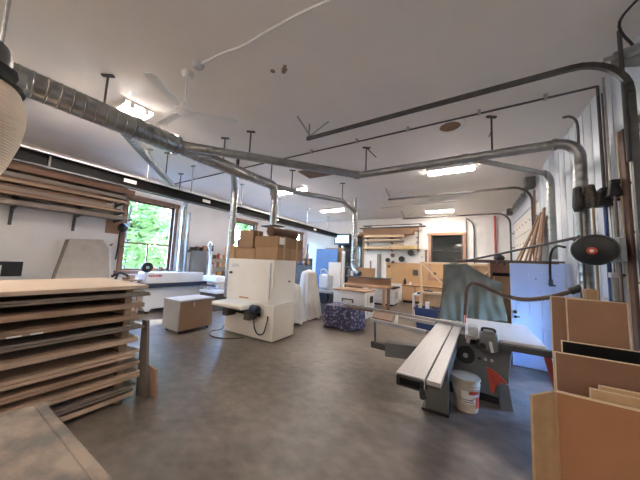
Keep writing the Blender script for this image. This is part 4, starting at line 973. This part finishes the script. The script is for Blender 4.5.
# hanging brooms
def broom(label, x, y, zt, head, hm, hw, hh, hmcol):
    t=thing('broom',label,'broom',(x,y,1.2))
    build('handle', MB().cyl((x,y,1.15),(x,y,zt),.014,n=8), hmcol, t)
    if head=='mop': build('mop_head', MB().lathe([(0,zt+.12),(.06,zt+.10),(hw,zt-.04),(hw*1.1,zt-hh*.7),(hw*.8,zt-hh)],(x-.02,y,0),30,mod=lambda tt,r,z: V(.6*r*(1+.12*math.sin(9*tt))*math.cos(tt),r*(1+.12*math.sin(7*tt))*math.sin(tt),z)), hm, t, smooth=80)
    else: build('brush_head', MB().box(x-.07,x+.06,y-hw,y+hw,zt-hh,zt+.02,top=(.03,.02)).box(x-.04,x+.04,y-hw*.8,y+hw*.8,zt+.02,zt+.08), hm, t, bevel=.01)
    build('wall_hook', MB().box(x,1.6,y-.015,y+.015,zt-.09,zt-.06), 'dsteel', t)
broom('dark floppy mop hung head up over the edge of the silver pipe',1.31,4.53,2.80,'mop','mop',.075,.22,'dsteel')
broom('grey brown mop hung between the dark mop and the brushes',1.41,4.47,2.80,'mop','brush',.095,.19,'handle')
broom('black brush with blue handle on the siding wall',1.47,4.35,2.74,'brush','black',.075,.15,'bluemet')
broom('black brush with reddish handle, rightmost of the hanging brooms',1.52,4.22,2.80,'brush','black',.05,.12,'copper')
tag(build('air_gun_hose', MB().tube(bez([(1.54,4.42,4.1),(1.54,4.42,3.2),(1.53,4.40,2.9),(1.54,4.38,2.2),(1.53,4.4,1.4)],6),.013,8), 'copper'), 'thin brown hose hanging down the siding beside the brooms','hose')
gn = thing('air_gun','small grey air gun hanging below the reel on the siding','air gun',(1.5,4.3,1.6))
build('body', MB().bar((1.5,4.32,1.78),(1.5,4.3,1.45),.04,.05), 'steel', gn)
build('valve', MB().box(1.46,1.54,4.27,4.36,1.72,1.78), 'lgrey', gn)
build('wall_clip', MB().box(1.50,1.6,4.30,4.34,1.74,1.77), 'dsteel', gn)
build('hose', MB().tube([(1.52,4.3,1.46),(1.54,4.3,1.1),(1.5,4.33,.8)],.014,8), 'rubber', gn)
tag(build('pale_box', MB().box(1.30,1.41,4.5,4.6,1.401,1.56), 'tan', bevel=.01), 'small tan box beside the silver pipe, above the brown sheets','box')
sb_=[x for x in COL.objects if x.name=='pale_box'][0]
tag(build('wall_shelf', MB().box(1.24,1.6,4.45,4.72,1.37,1.40), 'dsteel'), 'small dark shelf under the tan box on the siding','shelf')
# ------------------------------------------------------------------ sheets standing at the right
def sheet(label,x0,x1,y,z,th,m_,em='mdfedge',lean=.0,name='sheet_board'):
    t=thing(name,label,'board',((x0+x1)/2,y,0),'sheets standing by the siding wall')
    dy=lean
    build('panel', MB().prism([(x0,y,0),(x1,y,0),(x1,y,z),(x0,y,z)],(0,th,0)), m_, t)
    e=.004
    build('edge', MB().box(x0-e,x0,y,y+th,0,z+e).box(x1,x1+e,y,y+th,0,z+e).box(x0,x1,y,y+th,z,z+e), em, t)
    return t
sheet('tall narrow brown sheet at the back, its pale left edge lit',.567,.74,2.62,1.562,.02,'mdf')
sheet('square brown sheet, tallest of the standing sheets',.645,.945,2.575,1.558,.022,'mdf')
sheet('black sheet standing between two brown ones',.585,1.52,2.475,1.262,.02,'blackmat')
sheet('brown sheet in front of the black one',.515,1.50,2.335,1.208,.02,'mdf_d')
sheet('low sheet showing only its pale edge, rear of two by the carton',.70,1.45,2.275,1.062,.018,'tan')
sheet('low sheet showing only its pale edge, front of two by the carton',.65,1.45,2.245,1.043,.018,'tan')
ct=thing('large_carton','large opened brown carton standing in the near right corner','carton',(.9,2.19,0))
build('front_panel', MB().prism([(.475,2.18,0),(1.45,2.15,0),(1.45,2.15,1.0),(.475,2.18,1.0)],(0,.02,0)), 'mdfc', ct)
build('rim', MB().bar((.475,2.19,1.004),(1.45,2.16,1.004),.022,.008), 'mdfedge', ct)
build('left_flap', MB().prism([(.335,2.03,0),(.455,2.165,0),(.455,2.165,1.0),(.335,2.03,1.0)],(-.012,.014,0)), 'tan', ct)
build('corner_fold', MB().tube([(.465,2.178,0),(.465,2.178,1.002)],.016,8), 'tanfold', ct)
# ------------------------------------------------------------------ sliding table saw
S = thing('sliding_table_saw','big grey sliding table saw with long pale carriage in the middle right','table saw',(0,3.9,0))
ang=math.radians(-2.4)
def sl(x,y): # carriage runs slightly askew
    return (-.30+(x)*math.cos(ang)-(y-3.5)*math.sin(ang), 3.5+(x)*math.sin(ang)+(y-3.5)*math.cos(ang))
def slp(x0,x1,y0,y1,z0,z1): 
    return MB().prism([(*sl(x0,y0),z0),(*sl(x1,y0),z0),(*sl(x1,y1),z0),(*sl(x0,y1),z0)],(0,0,z1-z0))
build('carriage', slp(-.165,.06,2.19,4.85,.81,.87), 'alu', S, bevel=.004)
build('carriage', slp(.072,.175,2.19,4.90,.835,.87), 'alu', S, bevel=.004)
build('carriage_slot', slp(.06,.072,2.2,4.85,.79,.852), 'black', S)
e=build('carriage_end', slp(-.16,.055,2.165,2.195,.775,.862), 'black', S, bevel=.012)
build('end_recess', slp(-.125,.03,2.158,2.168,.80,.848), 'blackmat', e)
build('end_knob', MB().cyl((*sl(.045,2.17),.785),(*sl(.06,2.12),.765),.026,n=14), 'black', S)
build('guide_beam', slp(-.10,.15,2.9,5.0,.62,.80), 'dgrey', S)
build('guide_lip', slp(.06,.16,2.25,2.9,.79,.833), 'dgrey', S)
build('support_column', MB().box(-.46,-.21,3.46,3.78,.02,.72), 'grey', S, bevel=.008)
build('support_foot', MB().box(-.50,-.20,3.44,3.82,0,.03), 'black', S)
build('cabinet', MB().prism([(-.18,4.1,.14),(.42,4.1,.10),(.50,4.1,.84),(-.18,4.1,.84)],(0,.95,0)), 'grey', S, bevel=.01)
build('base', MB().box(-.25,.40,4.16,5.0,0,.14), 'black', S)
build('base_foot', MB().prism([(.34,4.0,0),(.48,4.06,0),(.44,4.08,.30),(.34,4.04,.32)],(0,.12,0)), 'grey', S)
build('saw_table', MB().box(-.03,.80,3.98,5.30,.815,.87), 'castalu', S, bevel=.006)
build('table_edge_rail', MB().box(.02,1.20,3.90,3.98,.77,.84), 'dsteel', S, bevel=.005)
build('extension_brace', MB().bar((.80,4.0,.78),(.95,4.05,.10),.06,.06), 'redpipe', S)
# scoring motor / fence head on the front rail
h=build('fence_head', MB().box(.13,.33,3.84,4.06,.72,.965), 'grey', S, bevel=.05, seg=3)
build('grip', MB().tube(bez([(.16,3.9,.965),(.17,3.9,1.0),(.28,3.9,1.0),(.30,3.9,.965)],5),.015,8), 'black', h)
build('lock_lever', MB().bar((.24,3.83,.86),(.26,3.80,.74),.035,.03), 'lgrey', h)
build('fine_knob', MB().cyl((.16,3.84,.80),(.16,3.80,.80),.035,n=14), 'black', h)
g=build('blade_guard', MB().box(.0,.12,3.98,4.22,.87,.98), 'lgrey', S, bevel=.02)
build('guard_arm', MB().box(-.02,.10,3.90,4.0,.78,.88), 'steel', g)
build('handwheel', MB().cyl((-.03,4.04,.58),(-.03,4.1,.58),.11,n=24), 'black', S)
build('handwheel_hub', MB().cyl((-.03,4.02,.58),(-.03,4.05,.58),.03,n=12), 'steel', S)
for x in (.13,.20,.27): build('switch_button', MB().cyl((x,4.08,.56),(x,4.1,.56),.018,n=12), ('black','lgrey','black')[int((x-.1)*10)%3], S)
build('blade', MB().cyl((-.045,4.72,.87),(-.04,4.72,.87),.12,n=32), 'steel', S)
build('riving_hood', MB().box(-.06,-.02,4.72,4.92,.875,1.0), 'red', S, bevel=.01)
# crosscut fence and outrigger
build('crosscut_fence', MB().bar((-2.25,4.86,.90),(-.02,4.42,.90),.05,.045), 'steel', S, bevel=.004)
build('outrigger_frame', MB().bar((-1.36,4.05,.84),(-.50,3.86,.84),.05,.05).bar((-1.55,4.75,.84),(-.45,4.52,.84),.05,.05).bar((-1.36,4.05,.84),(-1.55,4.75,.84),.05,.05).bar((-.95,3.95,.84),(-1.1,4.66,.84),.05,.05), 'alu', S)
build('outrigger_board', MB().prism([(-1.38,4.10,.866),(-1.02,4.02,.866),(-1.14,4.60,.866),(-1.53,4.70,.866)],(0,0,.02)), 'lumberx', S)
build('outrigger_post', MB().cyl((-1.28,4.0,.50),(-1.30,4.02,.84),.014,n=8), 'dsteel', S)
build('swing_arm', MB().bar((-1.32,3.98,.49),(-1.05,3.92,.50),.09,.09), 'dsteel', S)
build('swing_arm', MB().bar((-1.08,3.86,.50),(-.20,4.05,.52),.14,.20), 'grey', S, bevel=.008)
r=build('push_guard', MB().prism([(.205,4.07,.47),(.30,4.07,.44),(.42,4.07,.33),(.41,4.07,.30),(.31,4.07,.27),(.28,4.07,.15),(.25,4.07,.16)],(0,.025,0)), 'red', S, bevel=.006)
build('slot', MB().prism([(.25,4.066,.40),(.29,4.066,.38),(.29,4.066,.28),(.27,4.066,.28)],(0,.006,0)), 'redpipe', r)
build('long_plank', MB().bar((-2.2,4.95,.84),(-.5,4.72,.84),.12,.03), 'lumberx', S)
# brown dust hose from guard
hz = thing('dust_hose','brown flexible hose looping from the saw guard to the silver pipe','hose',(0,4.8,.9))
pts=bez([(-.03,4.80,.98),(-.015,4.8,1.2),(.0,4.8,1.40),(.07,4.8,1.515),(.20,4.8,1.50),(.44,4.8,1.39),(.70,4.8,1.33),(1.02,4.77,1.40),(1.30,4.72,1.54)],8)
P=[];R_=[]
for a,b in zip(pts,pts[1:]):
    for i in range(3): P.append(a.lerp(b,i/3)); R_.append(.030 if i%3 else .034)
build('tube', MB().tube(P,R_,12), 'hose', hz)
build('cuff', MB().cyl((1.22,4.735,1.50),(1.36,4.71,1.58),.05,n=14), 'black', hz)
# bucket
bk = thing('bucket','dirty white plastic bucket with a red printed label beside the saw','bucket',(-.03,3.80,0))
build('body', MB().lathe([(0,.01),(.128,.01),(.132,.03),(.150,.40),(.142,.40),(.125,.04),(0,.04)],(-.03,3.80,0),32), 'bucket', bk)
build('rim', MB().lathe([(.150,.40),(.163,.40),(.163,.375),(.152,.37)],(-.03,3.80,0),32).lathe([(.149,.335),(.158,.335),(.158,.325),(.148,.322)],(-.03,3.80,0),32).lathe([(.147,.30),(.155,.30),(.155,.29),(.146,.287)],(-.03,3.80,0),32), 'bucket', bk)
def arcband(r0,r1,a0,a1,z0,z1,n=14):
    mb=MB(); mb.grid(lambda u,v: (-.03+(r0+(r1-r0)*v)*math.cos(a0+(a1-a0)*u),3.80+(r0+(r1-r0)*v)*math.sin(a0+(a1-a0)*u),z0+(z1-z0)*v),n,2); return mb
build('label', arcband(.1415,.1475,-1.9,-.2,.12,.27), 'paper', bk)
build('red_band', arcband(.1437,.1485,-1.35,-.25,.20,.27), 'red', bk)
build('red_stripe', arcband(.1397,.146,-.75,-.22,.07,.20), 'red', bk)
build('text_line', arcband(.1422,.1440,-1.8,-.95,.135,.145), 'dgrey', bk)
build('text_line', arcband(.1432,.1450,-1.8,-1.0,.16,.172), 'dgrey', bk)
build('handle', MB().tube(bez([(-.185,3.78,.33),(-.15,3.68,.22),(-.03,3.64,.17),(.09,3.68,.22),(.125,3.78,.33)],6),.004,6), 'steel', bk)
# ------------------------------------------------------------------ outside
struct('ground', MB().box(-60,60,-50,60,-.35,-.13), 'grass')
def tree(label,x,y,h,r,m_,seed,nl=5200):
    rnd=random.Random(seed)
    t=thing('tree',label,'tree',(x,y,-.13),'trees outside the left windows')
    build('trunk', MB().tube([(x,y,-.13),(x+.05,y,h*.35),(x,y+.1,h*.75)],[.16,.12,.05],8).tube([(x+.05,y,h*.35),(x+.5,y+.4,h*.6)],[.06,.03],6).tube([(x+.05,y,h*.4),(x-.4,y-.5,h*.62)],[.06,.03],6), 'bark', t)
    mb=MB(); cl=[]
    for k in range(48):
        a=rnd.uniform(0,6.28); zz=rnd.uniform(.08,1.0); rr=r*math.sqrt(rnd.random())*(1.05-.55*abs(zz-.45))
        cl.append((V(x+rr*math.cos(a),y+rr*math.sin(a),.2+h*zz),rnd.uniform(.35,.75)))
    for k in range(nl):
        c,s_=rnd.choice(cl); d=V(rnd.gauss(0,1),rnd.gauss(0,1),rnd.gauss(0,.8)).normalized()*s_*rnd.random()**.4
        p=c+d; n=V(rnd.gauss(0,1),rnd.gauss(0,1),rnd.gauss(.5,1)).normalized(); a,b=frame(n); L=rnd.uniform(.11,.20)
        mb.faces([p-a*L,p-b*L*.5,p+a*L,p+b*L*.5],[(0,1,2,3)])
    f=build('foliage', mb, m_, t, smooth=180)
    return t
tree('bright green tree seen through the left half of the nearest window',-13.3,5.0,5.4,1.6,'leaf',1)
tree('bright green tree seen through the right half of the nearest window',-14.0,8.4,5.8,1.7,'leaf2',2)
tree('taller pale green tree behind, seen above the nearest window sash',-19.0,9.2,8.5,3.0,'leaf2',3,7000)
tree('green tree seen through the second window over the cartons',-14,12.6,6.4,2.0,'leaf2',4)
tree('green tree outside between the second and third windows',-15,17.2,6.0,2.1,'leaf',5)

# ------------------------------------------------------------------ light and camera
w=bpy.data.worlds.new('sky'); SC.world=w; w.use_nodes=True; N=w.node_tree.nodes; L=w.node_tree.links
bg=N['Background']
sky=N.new('ShaderNodeTexSky'); sky.sky_type='NISHITA'; sky.sun_disc=False; sky.sun_elevation=math.radians(58); sky.sun_rotation=math.radians(0); sky.air_density=1.0; sky.ozone_density=2.5; sky.dust_density=.5
tint=N.new('ShaderNodeMix'); tint.data_type='RGBA'; tint.blend_type='MULTIPLY'; tint.inputs['Factor'].default_value=1; tint.inputs['B'].default_value=(.78,.92,1.22,1)
L.new(sky.outputs[0], tint.inputs['A']); L.new(tint.outputs['Result'], bg.inputs[0]); bg.inputs[1].default_value=4.2
def portal(name,loc,rot,sx,sy):
    l=bpy.data.lights.new(name,'AREA'); l.shape='RECTANGLE'; l.size=sx; l.size_y=sy; l.cycles.is_portal=True
    o=bpy.data.objects.new(name,l); COL.objects.link(o); o.location=loc; o.rotation_euler=rot
portal('window_portal',(XR+.25,4.755,.93),(0,PI/2,0),.86,.79)
for i,(a,b) in enumerate(W): portal('window_portal',(XL-.25,(a+b)/2,(WZ0+WZ1)/2),(0,-PI/2,0),WZ1-WZ0,b-a)
su=bpy.data.lights.new('sun','SUN'); su.energy=3.0; su.angle=math.radians(.6); su.color=(1,.95,.87)
so=bpy.data.objects.new('sun',su); COL.objects.link(so)
so.rotation_euler=V(math.cos(math.radians(56)),-.22,-math.sin(math.radians(56))).to_track_quat('-Z','Y').to_euler()

cam=bpy.data.cameras.new('camera'); co=bpy.data.objects.new('camera',cam); COL.objects.link(co); SC.camera=co
cam.sensor_fit='HORIZONTAL'; cam.sensor_width=36; cam.lens=36*245.83/640; cam.clip_start=.02; cam.clip_end=300
yaw,pit,rol=[math.radians(a) for a in (30.932,5.314,2.397)]
fw=V(-math.sin(yaw)*math.cos(pit),math.cos(yaw)*math.cos(pit),math.sin(pit)); rt=V(math.cos(yaw),math.sin(yaw),0); up=rt.cross(fw)
r2=rt*math.cos(rol)+up*math.sin(rol); u2=up*math.cos(rol)-rt*math.sin(rol)
mw=Matrix(((r2.x,u2.x,-fw.x,0),(r2.y,u2.y,-fw.y,0),(r2.z,u2.z,-fw.z,1.75),(0,0,0,1)))
co.matrix_world=mw
vs=SC.view_settings; vs.view_transform='Standard'; vs.look='None'; vs.exposure=1.62; vs.gamma=1.0
SC.display_settings.display_device='sRGB'
SC.cycles.max_bounces=10; SC.cycles.diffuse_bounces=6; SC.cycles.transparent_max_bounces=16
